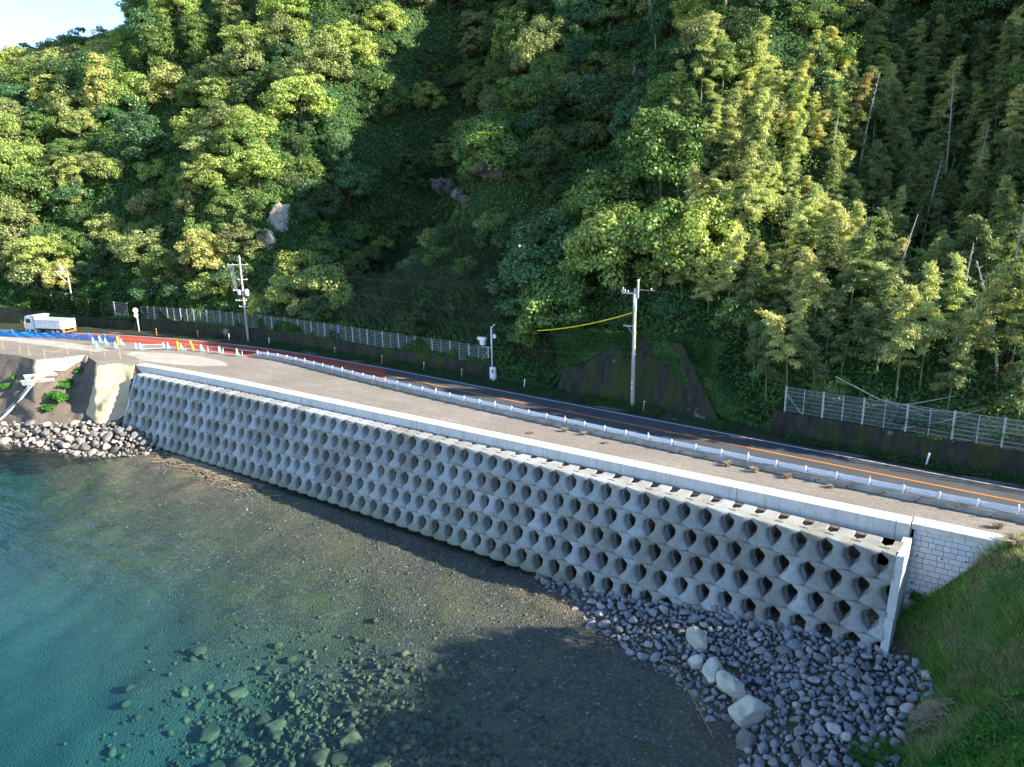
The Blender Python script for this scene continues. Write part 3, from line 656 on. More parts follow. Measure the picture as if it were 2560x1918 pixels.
fence('long galvanised wire fence on the mossy wall left of the security camera', -115.8, -47.5, 2.1, 1.68, .3, 2.05, 2.95, blue=15)
fence('wire fence on the dark mossy wall at the right, bamboo stems fallen on it', -14.9, 26, 2.1, 2.1, .35, 2.1, 3.0)
fence('tall ivy-covered wire fence beside the far-left utility pole', -136, -119.0, 2.5, 1.6, .5, 2.9, 3.4, mids=False)

# ================================================================== POLES, WIRES
def lathe_child(name, prof, mat, parent, loc=(0, 0, 0), n=12): return MB().lathe(prof, (0, 0, 0), n).build(name, mat, parent, True, loc)
def insul(parent, x, y, z): lathe_child('insulator', [(.03, 0), (.06, .03), (.04, .07), (.07, .10), (.04, .15), (.02, .19)], M['white'], parent, (x, y, z), 8)
# near pole
pn = empty('utility_pole', (-28.9, 58.3, .0)); tag(pn, 'tall grey concrete utility pole standing before the high mossy wall', 'utility pole')
lathe_child('pole', [(.20, 0), (.19, .6), (.135, 11.0), (.10, 11.02)], M['pole_concrete'], pn, (0, 0, .2))
MB().box((-.62, 0, 10.75), (1.35, .12, .14)).box((-1.15, 0, 10.95), (.35, .2, .26)).build('crossarm', M['galv'], pn)
MB().box((.9, .4, 11.05), (1.5, .06, .06)).build('crossarm', M['galv'], pn)
lathe_child('pole_extension', [(.09, 0), (.09, 1.5), (.12, 1.52), (.12, 1.65)], M['white'], pn, (.28, 0, 10.35)); MB().box((.2, 0, 10.9), (.3, .1, .2)).build('bracket', M['galv'], pn)
insul(pn, -1.2, 0, 11.08); insul(pn, -.7, 0, 10.82); insul(pn, 1.4, .4, 11.08)
MB().box((-.55, 0, 7.75), (1.1, .09, .11)).build('crossarm', M['galv'], pn); MB().tube([(-.6, 0, 7.7), (-.12, 0, 6.95)], .03, 6).build('arm_brace', M['galv'], pn)
lathe_child('steel_sleeve', [(.165, 0), (.165, 1.5)], M['rail_white'], pn, (0, 0, 9.2))
for z_, c_ in ((6.2, 'galv'), (5.1, 'galv'), (4.2, 'galv'), (7.1, 'orange')): lathe_child('band', [(.2, 0), (.2, .07)], M[c_], pn, (0, 0, z_))
for z_ in (2.0, 2.5): MB().box((0, -.2, z_), (.12, .03, .28)).build('number_plate', M['white'], pn)
# middle pole
pm_ = empty('utility_pole', (-92.4, 60.25, 0)); pm_.scale = (.82, .82, .815); tag(pm_, 'utility pole carrying a transformer behind the red-surfaced road', 'utility pole')
lathe_child('pole', [(.22, 0), (.20, .6), (.14, 14.0), (.10, 14.02)], M['pole_concrete'], pm_)
lathe_child('pole_extension', [(.10, 0), (.10, 1.7)], M['white'], pm_, (0, 0, 13.6))
for z_, a, b in ((13.7, -2.3, 1.4), (11.1, -.7, 1.0), (9.2, -1.8, .8), (7.4, -1.5, .5), (6.3, -1.0, .8)):
    MB().tube([(a*.86, a*.5, z_), (b*.86, b*.5, z_)], .07, 6).build('crossarm', M['rail_white'], pm_)
    for q in (a*.95, a*.6, b*.9): insul(pm_, q*.86, q*.5, z_+.06)
lathe_child('transformer', [(.30, 0), (.36, .05), (.36, .95), (.30, 1.0), (.12, 1.15)], M['truck_white'], pm_, (.65, .3, 8.3)); lathe_child('transformer', [(.26, 0), (.32, .05), (.32, .8), (.26, .85), (.1, 1.0)], M['galv'], pm_, (-.45, -.5, 8.4))
for q in range(4): MB().tube([(-1.9+q*.25, -1.1+q*.14, 13.7), (-1.2+q*.1, -.7+q*.06, 9.3)], .02, 4).build('jumper_wire', M['galv'], pm_)
MB().box((-.1, -.2, 3.2), (.25, .05, 1.1)).build('blue_plate', M['blue_tape'], pm_)
# far-left pole
pf = empty('utility_pole', (-133.5, 54.0, 0)); pf.scale = (.74, .74, .745); tag(pf, 'utility pole with an offset bracket arm at the far left above the truck', 'utility pole')
lathe_child('pole', [(.22, 0), (.14, 12.6), (.1, 12.62)], M['pole_concrete'], pf)
MB().tube([(0, 0, 12.3), (-2.9, -1.5, 12.3)], .08, 6).build('crossarm', M['rail_white'], pf); MB().tube([(-2.6, -1.35, 12.2), (-.1, -.05, 9.5)], .06, 6).build('arm_brace', M['rail_white'], pf)
MB().tube([(-1.3, -.67, 11.9), (-1.35, -.7, 14.3)], .09, 6).build('mast', M['rail_white'], pf); MB().tube([(-1.33, -.68, 13.6), (-.6, -.3, 12.3)], .03, 4).build('arm_brace', M['rail_white'], pf)
MB().tube([(0, 0, 7.3), (-1.5, -.8, 7.3)], .07, 6).build('crossarm', M['rail_white'], pf)
MB().tube([(-1.4, -.75, 7.3), (-1.3, -.7, 6.2)], .05, 6).build('drop_bracket', M['rail_white'], pf)
for q in (-2.8, -2.2, -1.7): insul(pf, q, q*.52, 12.36)
# wires
def wire(label, a, b, sag, r=.02, mat='wire', name='power_line'):
    a = Vector(a); b = Vector(b); P = []
    for i in range(25):
        t_ = i/24; p = a*(1-t_)+b*t_; p.z -= 4*sag*t_*(1-t_); P.append(p)
    return tag(MB().tube(P, r, 5).build(name, M[mat], None), label, 'cable')
wire('topmost thin power line between the near and the transformer poles', (-29.8, 58.4, 11.2), (-93.6, 59.8, 11.4), .8, .012)
wire('second thin power line left of the near pole, just under the topmost', (-29.2, 58.4, 10.9), (-91.5, 60.7, 11.4), .9, .012)
wire('thick grey cable sloping down right from the transformer pole top', (-92.4, 60.25, 10.3), (-29, 58.4, 7.9), 1.0, .018)
wire('grey communication cable below the thick one on the transformer pole', (-92.4, 60.25, 8.5), (-29, 58.4, 6.3), 1.0, .014)
wire('low black cable crossing before the tall mossy wall', (-60, 60.4, 3.8), (-29, 58.2, 5.2), .5, .018)
wire('black power line running right from the top of the near pole', (-28.3, 58.5, 11.1), (32, 57, 11), 1.1, .015)
wire('thick black cable sagging right from the middle of the near pole', (-28.8, 58.3, 5.1), (32, 55.5, 4.6), 1.2, .018)
wire('thin power line between the transformer pole and the far-left pole', (-93.6, 59.8, 11.4), (-135.6, 52.9, 9.4), .7, .015)
wire('lower cable between the transformer pole and the far-left pole', (-92.4, 60.25, 7.4), (-133.5, 54, 6.4), .7, .02)
# yellow cable guard on the line left of the near pole
a, b = Vector((-29.1, 58.2, 9.0)), Vector((-40.2, 59.2, 6.25)); P = []
for i in range(13): t_ = i/12; p = a*(1-t_)+b*t_; p.z -= .5*4*t_*(1-t_)*.6; P.append(p)
tag(MB().tube(P, .055, 6).build('cable_guard', M['yellow_tube']), 'yellow cable guard tube sloping down left from the near pole', 'cable guard')
# security camera pole and cabinet at the end of the long fence
cp = empty('camera_pole', (-46.9, 60.25, .4)); tag(cp, 'thin white pole with a surveillance camera at the right end of the long fence', 'camera pole')
lathe_child('pole', [(.07, 0), (.07, 3.0), (.09, 3.05), (.08, 5.6)], M['rail_white'], cp, (0, -.1, 0))
MB().tube([(0, -.1, 5.4), (.35, -.1, 5.75)], .04, 6).box((.42, -.1, 5.8), (.16, .12, .12)).build('wind_sensor', M['white'], cp)
MB().box((.42, -.1, 4.55), (.34, .12, .42)).build('floodlight', M['white'], cp)
MB().box((-1.35, -.1, 4.15), (1.0, .35, .3)).box((-1.25, -.1, 3.75), (.5, .4, .6)).build('camera_housing', M['white'], cp); MB().box((-.7, -.1, 3.25), (1.5, .08, .08)).build('arm', M['galv'], cp); MB().box((-1.3, -.1, 3.4), (.08, .08, .3)).build('bracket', M['galv'], cp)
cb = empty('control_cabinet', (-46.3, 59.5, .1)); tag(cb, 'white control cabinet at the foot of the camera pole', 'cabinet')
MB().box((0, 0, .85), (.62, .4, 1.45), 0, .02).build('body', M['white'], cb); MB().box((.12, -.212, 1.15), (.18, .03, .4)).build('window', M['dark'], cb); MB().box((0, 0, .06), (.5, .3, .12)).build('plinth', M['concrete'], cb)
# round sign on a post, far left
rsn = empty('road_sign', (-115.6, 55.9, 0)); tag(rsn, 'white post with two round sign discs, left of the long fence', 'road sign')
lathe_child('post', [(.09, 0), (.09, 3.6)], M['white'], rsn)
for z_, r_ in ((3.55, .42), (2.75, .36)):
    d_ = MB().lathe([(r_, 0), (r_, .03)], (0, 0, 0), 20).build('sign_disc', M['white'], rsn, False, (0, -.1, z_)); d_.rotation_euler = (PI/2, 0, .7)
# roadside markers along the walls
def marker(name_lab, x, y, c, h=.95, lean=.12):
    r_ = empty('roadside_marker', (x, y, .1)); tag(r_, name_lab, 'marker post', 'slim marker posts along the roadside walls')
    MB().tube([(0, 0, 0), (lean*h, -.05, h)], .06, 6).build('post', M[c], r_); MB().tube([(lean*h*.97, -.05, h*.97), (lean*h*1.08, -.05, h*1.08)], .066, 6).build('reflector', M['white'], r_)
for lab, x, y, c in (('orange marker post near the left end of the long fence', -109.6, 55.6, 'orange'), ('orange marker post beside a pale patch on the mossy wall', -101.8, 57.9, 'orange'),
    ('white marker post just left of the transformer pole', -95.3, 59.0, 'white'), ('pale marker post, first right of the transformer pole', -87, 60, 'white'), ('pale marker post under the blue-marked fence post', -73, 60.1, 'stake'),
    ('pale marker post below the middle of the long fence', -63.7, 59.6, 'stake'), ('tan marker post below the gap in the long fence', -56.3, 59.2, 'stake'), ('tan marker post nearest the security camera pole', -50.3, 58.9, 'stake'),
    ('small white marker post in the weeds left of the tall mossy wall', -41.6, 58.7, 'white'), ('tan marker post just right of the near utility pole', -27.4, 57.5, 'stake'), ('white marker post below the right wire fence', -4.5, 55.6, 'white'),
    ('orange marker post at the far left beyond the blue net', -137.5, 47.6, 'orange'), ('white marker post left of the truck cab', -135.2, 48.1, 'white')): marker(lab, x, y, c)

# ================================================================== TRUCK, NET, BARRIERS
def truck():
    r_ = empty('dump_truck', (-127.2, 47.6, 0), math.radians(17)); tag(r_, 'white dump truck with a green-covered load bed parked at the far left', 'truck')
    b_ = lambda c, d, nm, mt, bev=0.: MB().box(c, d, 0, bev).build(nm, M[mt], r_)
    # cab points towards -X
    pr = [(-3.95, .75), (-4.05, 1.5), (-3.85, 2.75), (-3.6, 2.95), (-2.2, 2.95), (-2.15, .75)]
    n = len(pr); MB().add([(x, -1.2, z) for x, z in pr]+[(x, 1.2, z) for x, z in pr], [list(range(n)), [n+k for k in range(n)][::-1]]+[[k, n+k, n+(k+1) % n, (k+1) % n] for k in range(n)]).build('cab', M['truck_white'], r_)
    b_((-3.98, 0, 2.15), (.06, 2.1, .8), 'windscreen', 'glass'); b_((-3.15, -1.21, 2.15), (.95, .03, .65), 'side_window', 'glass'); b_((-3.15, 1.21, 2.15), (.95, .03, .65), 'side_window', 'glass')
    MB().tube([(-4.0, -1.2, 2.5), (-4.35, -1.45, 2.5), (-4.35, -1.45, 1.9)], .03, 5).box((-4.36, -1.47, 2.1), (.08, .22, .45)).build('mirror', M['dark'], r_)
    b_((-4.05, 0, .6), (.2, 2.4, .4), 'bumper', 'truck_white'); b_((.3, 0, .75), (7.6, .9, .25), 'chassis', 'dark')
    sh = MB(); sh.box((1.15, -1.2, 1.75), (5.6, .07, 1.35)).box((1.15, 1.2, 1.75), (5.6, .07, 1.35)).box((1.15, 0, 1.08), (5.6, 2.4, .1)).box((-1.72, 0, 2.0), (.1, 2.45, 1.85))
    bed = sh.build('load_bed', M['truck_white'], r_)
    for i in range(10):
        for s_ in (-1, 1): MB().box((-1.45+i*.58, s_*1.27, 1.72), (.13, .08, 1.3)).build('rib', M['truck_white'], bed)
    MB().box((1.15, -1.28, 2.42), (5.7, .1, .1)).box((1.15, 1.28, 2.42), (5.7, .1, .1)).build('top_rail', M['truck_white'], bed)
    b_((4.0, 0, 1.75), (.1, 2.5, 1.45), 'tailgate', 'truck_white', .02); b_((1.15, 0, 2.36), (5.55, 2.3, .06), 'load_cover', 'truck_green')
    MB().box((-2.0, 0, 2.95), (1.2, 2.4, .25)).build('canopy', M['truck_white'], r_)
    b_((4.0, -1.0, .75), (.08, .45, .2), 'tail_light', 'orange'); b_((4.0, 1.0, .75), (.08, .45, .2), 'tail_light', 'orange'); b_((4.0, 0, .55), (.15, 2.3, .12), 'rear_bar', 'orange')
    for x in (-3.2, 1.9, 3.1):
        for s_ in (-1, 1):
            w_ = MB().lathe([(.30, -.14), (.5, -.13), (.52, -.06), (.52, .06), (.5, .13), (.30, .14)], (0, 0, 0), 18).build('wheel', M['rubber'], r_, False, (x, s_*1.05, .52)); w_.rotation_euler = (PI/2, 0, 0)
            MB().lathe([(.29, -.15), (.12, -.08), (.12, .08), (.29, .15)], (0, 0, 0), 14).build('rim', M['rail_white'], w_)
truck()
# blue safety net, sagging between slim posts
npts = [(-137, 40.6), (-133.6, 41.7), (-129.3, 42.9), (-124.9, 44.6), (-121, 46.0), (-117.8, 46.9), (-114.5, 47.8), (-111.5, 48.7), (-108.3, 49.3)]
nf = empty('safety_net', (*npts[4], 0)); NO = Vector(nf.location); tag(nf, 'blue mesh safety net on slim posts in front of the truck', 'safety net')
for i, (x, y) in enumerate(npts):
    MB().tube([(x-NO[0], y-NO[1], 0), (x-NO[0], y-NO[1], 1.25)], .03, 6).build('post', M['galv'], nf)
    if i < len(npts)-1:
        x2, y2 = npts[i+1]; V = []; 
        for j in range(9):
            t_ = j/8; 
            for q in range(4): V.append((x*(1-t_)+x2*t_-NO[0]+.06*math.sin(j*1.9+q), y*(1-t_)+y2*t_-NO[1]+.10*math.sin(j*1.3+q*2+i), .05+(1.05-.30*4*t_*(1-t_)*.8)*q/3))
        F = [[j*4+q, (j+1)*4+q, (j+1)*4+q+1, j*4+q+1] for j in range(8) for q in range(3)]
        obj('net_panel', mesh('net', V, F, M['blue_net']), nf)
for x0, x1, y0_, y1_ in ((-133.6, -129.5, 41.6, 42.7), (-108.2, -102, 49.2, 48.9)): pass
# blue and white barrier stands
def stand(lab, x, y, c='cyan', rz=0.):
    r_ = empty('barrier_stand', (x, y, 0), rz); tag(r_, lab, 'barrier stand', 'small barrier stands closing the left part of the deck')
    for s_ in (-1, 1): MB().tube([(s_*.24, 0, .02), (s_*.12, 0, .85)], .028, 6).tube([(s_*.24, .32, .02), (s_*.12, 0, .85)], .028, 6).build('leg', M[c], r_)
    MB().box((0, -.06, .55), (.36, .16, .62), 0, .02).box((0, -.04, .95), (.18, .12, .24), 0, .02).build('panel', M['white'], r_); MB().box((0, .2, .12), (.6, .06, .06)).build('foot_bar', M[c], r_)
for a in (('barrier stand nearest the blue net, with a long shadow', -110.5, 46.6), ('barrier stand in front of the blue net end', -106.7, 45.4), ('blue barrier stand just behind the blue net panel', -111.1, 47.8), ('white barrier stand against the last net panel', -108.2, 47.3),
    ('barrier stand left of the far yellow post', -103.8, 46.6), ('barrier stand right behind the far yellow post', -105.3, 48.2), ('left barrier stand of the pair holding a white bar', -100.2, 47.7), ('second stand beside the left end of the white bar', -99.6, 48.0),
    ('barrier stand at the right end of the white bar', -97.1, 50.0), ('barrier stand just left of the upright yellow post', -96.5, 50.3), ('fourth barrier stand left of the guardrail end', -94.3, 51.0), ('third barrier stand left of the guardrail end', -90.8, 51.9),
    ('second barrier stand left of the guardrail end', -87.4, 52.5), ('barrier stand nearest the guardrail end', -83.8, 52.8)): stand(*a, rz=rng.normal()*.15)
def ypost(lab, x, y, dx): return tag(MB().tube([(0, 0, 0), (dx, 0, 1.25)], .13, 8).build('delineator_post', M['yellow'], None, False, (x, y, 0)), lab, 'delineator')
ypost('upright yellow delineator post beside the barrier stands', -95.2, 51.0, 0); ypost('leaning yellow delineator post at the red road edge', -92.9, 52.0, -.75); ypost('farthest yellow delineator post near the blue net end', -106.9, 48.4, 0)
tag(MB().tube([(-100, 47.8, .75), (-97, 50, .8)], .04, 6).tube([(-99.6, 48.1, .25), (-96.6, 50.2, .28)], .03, 6).build('barrier_bar', M['white']), 'white bar laid between two barrier stands', 'barrier bar')
hr = empty('handrail', (-87, 53, 0)); tag(hr, 'low silver pipe rail along the red road edge left of the guardrail', 'handrail')
hp = [(-94.1, 51.5), (-90.2, 52.5), (-87.2, 52.9), (-83.3, 53.2), (-81, 53.6)]
MB().tube([(x+87, y-53, .85) for x, y in hp], .035, 6).build('top_pipe', M['galv'], hr)
for x, y in hp[:-1]: MB().tube([(x+87, y-53, 0), (x+87, y-53, .85)], .035, 6).build('post', M['rail_white'], hr)
# surveyors' stakes with a sagging rope along the bank edge
st = [(-122, 37.0), (-118.5, 37.8), (-112, 37.6), (-109.2, 37.7), (-105.3, 38.1), (-105.2, 40.9), (-102.5, 42.7), (-99, 42.9), (-96, 43.5), (-91.1, 43.6), (-85.2, 44.9)]
for i, (x, y) in enumerate(st):
    tag(MB().tube([(0, 0, 0), (.02*(i % 3-1), 0, 1.25)], .03, 5).build('edge_stake', M['stake'], None, False, (x, y, 0)), 'thin wooden stake at the bank edge, %s from the left' % nth(i+1), 'stake', 'wooden stakes along the left bank edge')
rp = MB()
for (x, y), (x2, y2) in zip(st[:-1], st[1:]): rp.tube([(x*(1-t_)+x2*t_, y*(1-t_)+y2*t_, 1.1-.35*4*t_*(1-t_)) for t_ in np.linspace(0, 1, 7)], .015, 4)
tag(rp.build('rope', M['stake']), 'thin rope sagging between the wooden edge stakes', 'rope')

# ================================================================== LEFT BANK: mats, chute
def mat_on_bank(label, i0, i1, t0, t1, edge_n=.03, shape=None, skew=0.):
    V = []; F = []; NI, NJ = 40, 30
    for a in range(NI+1):
        for b in range(NJ+1):
            u, v = a/NI, b/NJ
            lo_, hi = (t0, t1) if shape is None else shape(u)
            t_ = lo_+(hi-lo_)*v; ii0 = i0-skew*t_; i = ii0+(i1-ii0)*u
            p = bank_pt(i, t_); n_ = .55*fbm(np.array(p[0]*.45), np.array(p[2]*.6), 4, 70)*math.sin(PI*min(1, t_*1.02))
            q = p+np.array([.35, -.8, .3])*(n_*.9+.09)+np.array([0, -.06, .07])+.03*rng.normal(size=3)*(a in (0, NI) or b in (0, NJ))
            V.append(q)
    for a in range(NI):
        for b in range(NJ): k = a*(NJ+1)+b; F.append([k, k+NJ+1, k+NJ+2, k+1])
    o = obj('erosion_mat', mesh('mat', V, np.array(F), M['tan_mat'], True)); so_ = o.modifiers.new('thick', 'SOLIDIFY'); so_.thickness = .06
    return tag(o, label, 'erosion mat')
mat_on_bank('large tan erosion mat draped beside the left end of the seawall', 8.75, 10.6, .0, .9, shape=lambda u: (.0+.015*math.sin(u*9), .70+.10*math.sin(u*2.4)-.16*max(0, u-.6)*2), skew=1.5)
mat_on_bank('smaller tan erosion mat draped above the drainage chute', 4.85, 7.3, .0, .35, shape=lambda u: (.0, .27-.2*u+.02*math.sin(u*14)))
# drainage chute: box at the top, sloping channel
ch = empty('drainage_chute', (-104, 37, -3)); tag(ch, 'white concrete drainage chute running down the left earth bank', 'drainage chute'); CO = Vector(ch.location)
def chan(pts, w_, h_, nm):
    mb = MB()
    for a, b in zip(pts[:-1], pts[1:]):
        a = Vector(a)-CO; b = Vector(b)-CO; d_ = (b-a).normalized(); s_ = d_.cross(Vector((0, -.6, .8))).normalized(); u_ = s_.cross(d_).normalized()
        if u_.z < 0: u_ = -u_
        for o1, ww, hh_ in ((0, w_, .12), (-w_/2, .12, h_), (w_/2, .12, h_)):
            c1 = s_*o1; V = []
            for p in (a, b):
                for sx, su in ((-1, 0), (1, 0), (1, 1), (-1, 1)): V.append(p+c1+s_*(sx*ww/2)+u_*(su*hh_))
            mb.add(V, [[0, 1, 2, 3], [7, 6, 5, 4], [0, 4, 5, 1], [1, 5, 6, 2], [2, 6, 7, 3], [3, 7, 4, 0]])
    return mb.build(nm, M['concrete'], ch)

chan([(-104.4, 34.9, -2.5), (-101.6, 37.7, -2.4)], 1.1, .8, 'basin')
chan([(-102.9, 35.5, -2.55), (-104.4, 33.9, -4.9), (-106.3, 32.2, -7.0), (-108.6, 30.6, -8.6)], .9, .28, 'channel')

# ================================================================== STONES
def px_sort_labels(L, nrows, fmt, rown):
    """L: objects; rank them in screen rows and from left to right, so each label can be found in the photo"""
    P, _ = proj(np.array([o.matrix_world.translation if o.parent else o.location for o in L])); order = np.argsort(P[:, 1]); rows = np.array_split(order, nrows)
    for r, row in enumerate(rows):
        row = row[np.argsort(P[row, 0])]
        for i, k in enumerate(row):
            if i < (len(row)+1)//2: w_ = '%s from the left' % nth(i+1)
            else: w_ = '%s from the right' % nth(len(row)-i)
            L[k]['label'] = fmt(L[k], rown[r], w_)
def stone_mesh(seed, flat=.75, cuts=26, round_=.0, sub=3, lo=.5, hi=.24):
    import bmesh
    r = np.random.default_rng(seed); bm = bmesh.new(); bmesh.ops.create_icosphere(bm, subdivisions=sub, radius=1.); V = np.array([v.co for v in bm.verts]); F = np.array([[v.index for v in f.verts] for f in bm.faces]); bm.free()
    for _ in range(cuts):
        n_ = r.normal(size=3); n_ /= np.linalg.norm(n_); d_ = r.uniform(lo, lo+hi); e = V@n_-d_; V = V-np.outer(np.clip(e, 0, None)*(1-round_), n_)
    V = V*(1+.035*noise(V[:, 0]*2.5+seed, V[:, 1]*2.5, V[:, 2]*2.5, seed)[:, None]); V *= np.array([1, r.uniform(.65, .95), flat*r.uniform(.75, 1.1)]); return V, F
SM = [stone_mesh(100+i) for i in range(9)]
SMl = [stone_mesh(200+i, .8, 18, .0, 2) for i in range(6)]
def inst_stack(name, label, cat, mat, P, S, kinds, smooth=False):
    V = []; F = []; b = 0
    for p, s_ in zip(P, S):
        v, f = kinds[rng.integers(len(kinds))]; q = rng.normal(size=4); q /= np.linalg.norm(q); a, bq, c, d_ = q
        R_ = np.array([[1-2*(c*c+d_*d_), 2*(bq*c-a*d_), 2*(bq*d_+a*c)], [2*(bq*c+a*d_), 1-2*(bq*bq+d_*d_), 2*(c*d_-a*bq)], [2*(bq*d_-a*c), 2*(c*d_+a*bq), 1-2*(bq*bq+c*c)]])
        V.append(v@R_.T*s_+p); F.append(f+b); b += len(v)
    return tag(obj(name, mesh(name, np.concatenate(V), np.concatenate(F), mat, smooth)), label, cat, None, 'stuff')
def scatter(n, xr, yr, inside, zf, rf, mind, seed):
    r = np.random.default_rng(seed); X = r.uniform(*xr, n); Y = r.uniform(*yr, n); k = inside(X, Y); X = X[k]; Y = Y[k]; R_ = rf(r, len(X)); out = []
    o = np.argsort(-R_); X, Y, R_ = X[o], Y[o], R_[o]; PX = np.empty(0); PY = np.empty(0); PR = np.empty(0)
    for x, y, q in zip(X, Y, R_):
        if len(PX) and (((PX-x)**2+(PY-y)**2) < (mind*(PR+q))**2).any(): continue
        PX = np.append(PX, x); PY = np.append(PY, y); PR = np.append(PR, q)
    return np.c_[PX, PY, zf(PX, PY)], PR
def in_rub(X, Y):
    ys, hw_, yw = rub_lim(X); return (Y > ys-.6) & (Y < yw+.2) & (X < emb_x(Y)+.5) & (X > -25-(Y-38)*1.5)
def szr(r, n): return np.clip(r.lognormal(math.log(.13), .5, n), .06, .46)
P1, R1 = scatter(30000, (-27, -1), (22, 43), in_rub, rub_h, szr, .70, 1)
fr_, _ = proj(P1); vis_ = (fr_[:, 0] < 2600) & (fr_[:, 1] < 1960)
def in_left(X, Y):
    lo_ = np.interp(X, [-112, -106, -99.5, -92.4, -87.5, -83.2, -79.5, -78.5], [25.5, 27.5, 29.3, 31.3, 32.2, 33.8, 36.8, 38.5]); hi = np.interp(X, [-112, -106, -102, -97.3, -94, -92, -90, -88, -84, -80, -78.5], [28.8, 30.6, 32.2, 33.9, 36.4, 37.6, 39.4, 40.4, 40.0, 39.2, 38.9])
    return (Y > lo_) & (Y < hi)
def left_z(X, Y):
    lo_ = np.interp(X, [-112, -106, -99.5, -92.4, -87.5, -83.2, -79.5, -78.5], [25.5, 27.5, 29.3, 31.3, 32.2, 33.8, 36.8, 38.5]); t = np.clip((Y-lo_)/np.interp(X, [-112, -97, -88, -79], [3, 4.5, 7.5, 3.]), 0, 1)
    return -8.35+t*np.interp(X, [-112, -90, -86, -79], [1.3, 1.9, 1.9, .5])
P2, R2 = scatter(9000, (-112, -78.5), (25, 41), in_left, left_z, lambda r, n: np.clip(r.lognormal(math.log(.2), .55, n), .1, .8), .74, 2)
vy = (left_z(P2[:, 0], P2[:, 1]) > -99) & (proj(P2)[0][:, 0] > -20)
big1 = [i for i in np.argsort(-R1) if vis_[i]][:205]; big2 = [i for i in np.argsort(-R2) if vy[i]][:85]
smesh = {m_: [mesh('stone', v, f, M[m_]) for v, f in SM] for m_ in ('rock_blue', 'rock_grey')}
def put_stones(P, R_, ids, m_, grp, cat):
    L = []
    for i in ids:
        o = obj('stone', smesh[m_][int(rng.integers(9))], None, P[i]+np.array([0, 0, R_[i]*.25])); o.scale = (R_[i]*1.25*rng.uniform(.9, 1.3), R_[i]*1.25*rng.uniform(.75, 1.05), R_[i]*1.25*rng.uniform(.7, 1.05)); o.rotation_euler = (rng.uniform(-.5, .5), rng.uniform(-.5, .5), rng.uniform(0, 6.3)); tag(o, None, 'stone', grp); L.append(o)
    return L
L1 = put_stones(P1, R1, big1, 'rock_blue', 'larger blue-grey stones at the foot of the seawall', 'stone')
px_sort_labels(L1, 12, lambda o, r, w_: '%s stone in the rubble below the wall, %s row down, %s' % ('large blue-grey' if o.scale[0] > .45 else 'blue-grey', r, w_), [nth(i+1) for i in range(12)])
L2 = put_stones(P2, R2, big2, 'rock_grey', 'larger pale stones below the left earth bank', 'stone')
px_sort_labels(L2, 5, lambda o, r, w_: '%s stone below the left earth bank, %s row down, %s' % ('large pale grey' if o.scale[0] > .6 else 'pale grey', r, w_), [nth(i+1) for i in range(5)])
o1 = np.setdiff1d(np.arange(len(R1)), big1); o2 = np.setdiff1d(np.arange(len(R2)), big2)
inst_stack('rubble', 'loose small blue-grey rubble filling between the larger stones', 'rubble', M['rock_blue'], P1[o1]+np.c_[np.zeros((len(o1), 2)), R1[o1]*.25], R1[o1]*1.25, SMl)
inst_stack('rubble', 'small pale rubble filling between the stones at the left bank', 'rubble', M['rock_grey'], P2[o2]+np.c_[np.zeros((len(o2), 2)), R2[o2]*.25], R2[o2]*1.2, SMl)
# pebbles on the spit, along the wall foot and under shallow water
def in_peb(X, Y):
    s_ = toe_y(np.clip(X, -89, 1))-Y; return (s_ > -.1) & (s_ < 9*np.exp(-((X+28)/26)**2)+2) & (Y > 20)
rr = np.random.default_rng(11); X = rr.uniform(-84, -13, 26000); Y = rr.uniform(22, 41, 26000); k = in_peb(X, Y) & (rr.uniform(0, 1, len(X)) < np.exp(-np.clip(toe_y(np.clip(X, -89, 1))-Y, 0, 60)/5.)+.08); X, Y = X[k], Y[k]; S_ = np.clip(rr.lognormal(math.log(.055), .5, len(X)), .03, .2)
inst_stack('pebbles', 'brown and grey pebbles on the spit and in the shallow water', 'pebbles', M['rock_pebble'], np.c_[X, Y, bed_h(X, Y)+.01], S_, SMl[:3])
# sandstone boulders in a line along the water's edge
for (x, y, r_, sx, sy, sz, lab, sd) in ((-13.7, 36.9, .95, 1.05, .9, .85, 'flat-topped angular sandstone boulder, farthest of the pale row', 31), (-13.0, 35.3, .6, .8, .95, .85, 'small upright oval sandstone boulder next to the angular one', 32), (-11.9, 35.0, .92, 1.1, .95, .7, 'tilted grey sandstone boulder in the middle of the pale row', 33),
        (-10.6, 34.2, 1.05, 1.1, .85, .75, 'broad cream sandstone boulder, widest of the pale row', 34), (-9.1, 33.0, 1.15, 1.0, 1.0, .85, 'big mottled sandstone boulder nearest the camera', 35), (-8.75, 31.4, .6, 1., .95, .8, 'round dark olive boulder below the big mottled one', 36)):
    v, f = stone_mesh(sd, 1., 20 if sd != 36 else 3, .06, 4, .58, .2); o = obj('boulder', mesh('boulder', v, f, M['rock_sand'] if sd != 36 else M['rock_grey']), None, (x, y, float(rub_h(x, y))+r_*sz*.45)); o.scale = (r_*sx*1.05, r_*sy*1.05, r_*sz*1.15); o.rotation_euler = (.1, .1, sd)
    tag(o, lab, 'boulder', "pale boulders lining the water's edge")
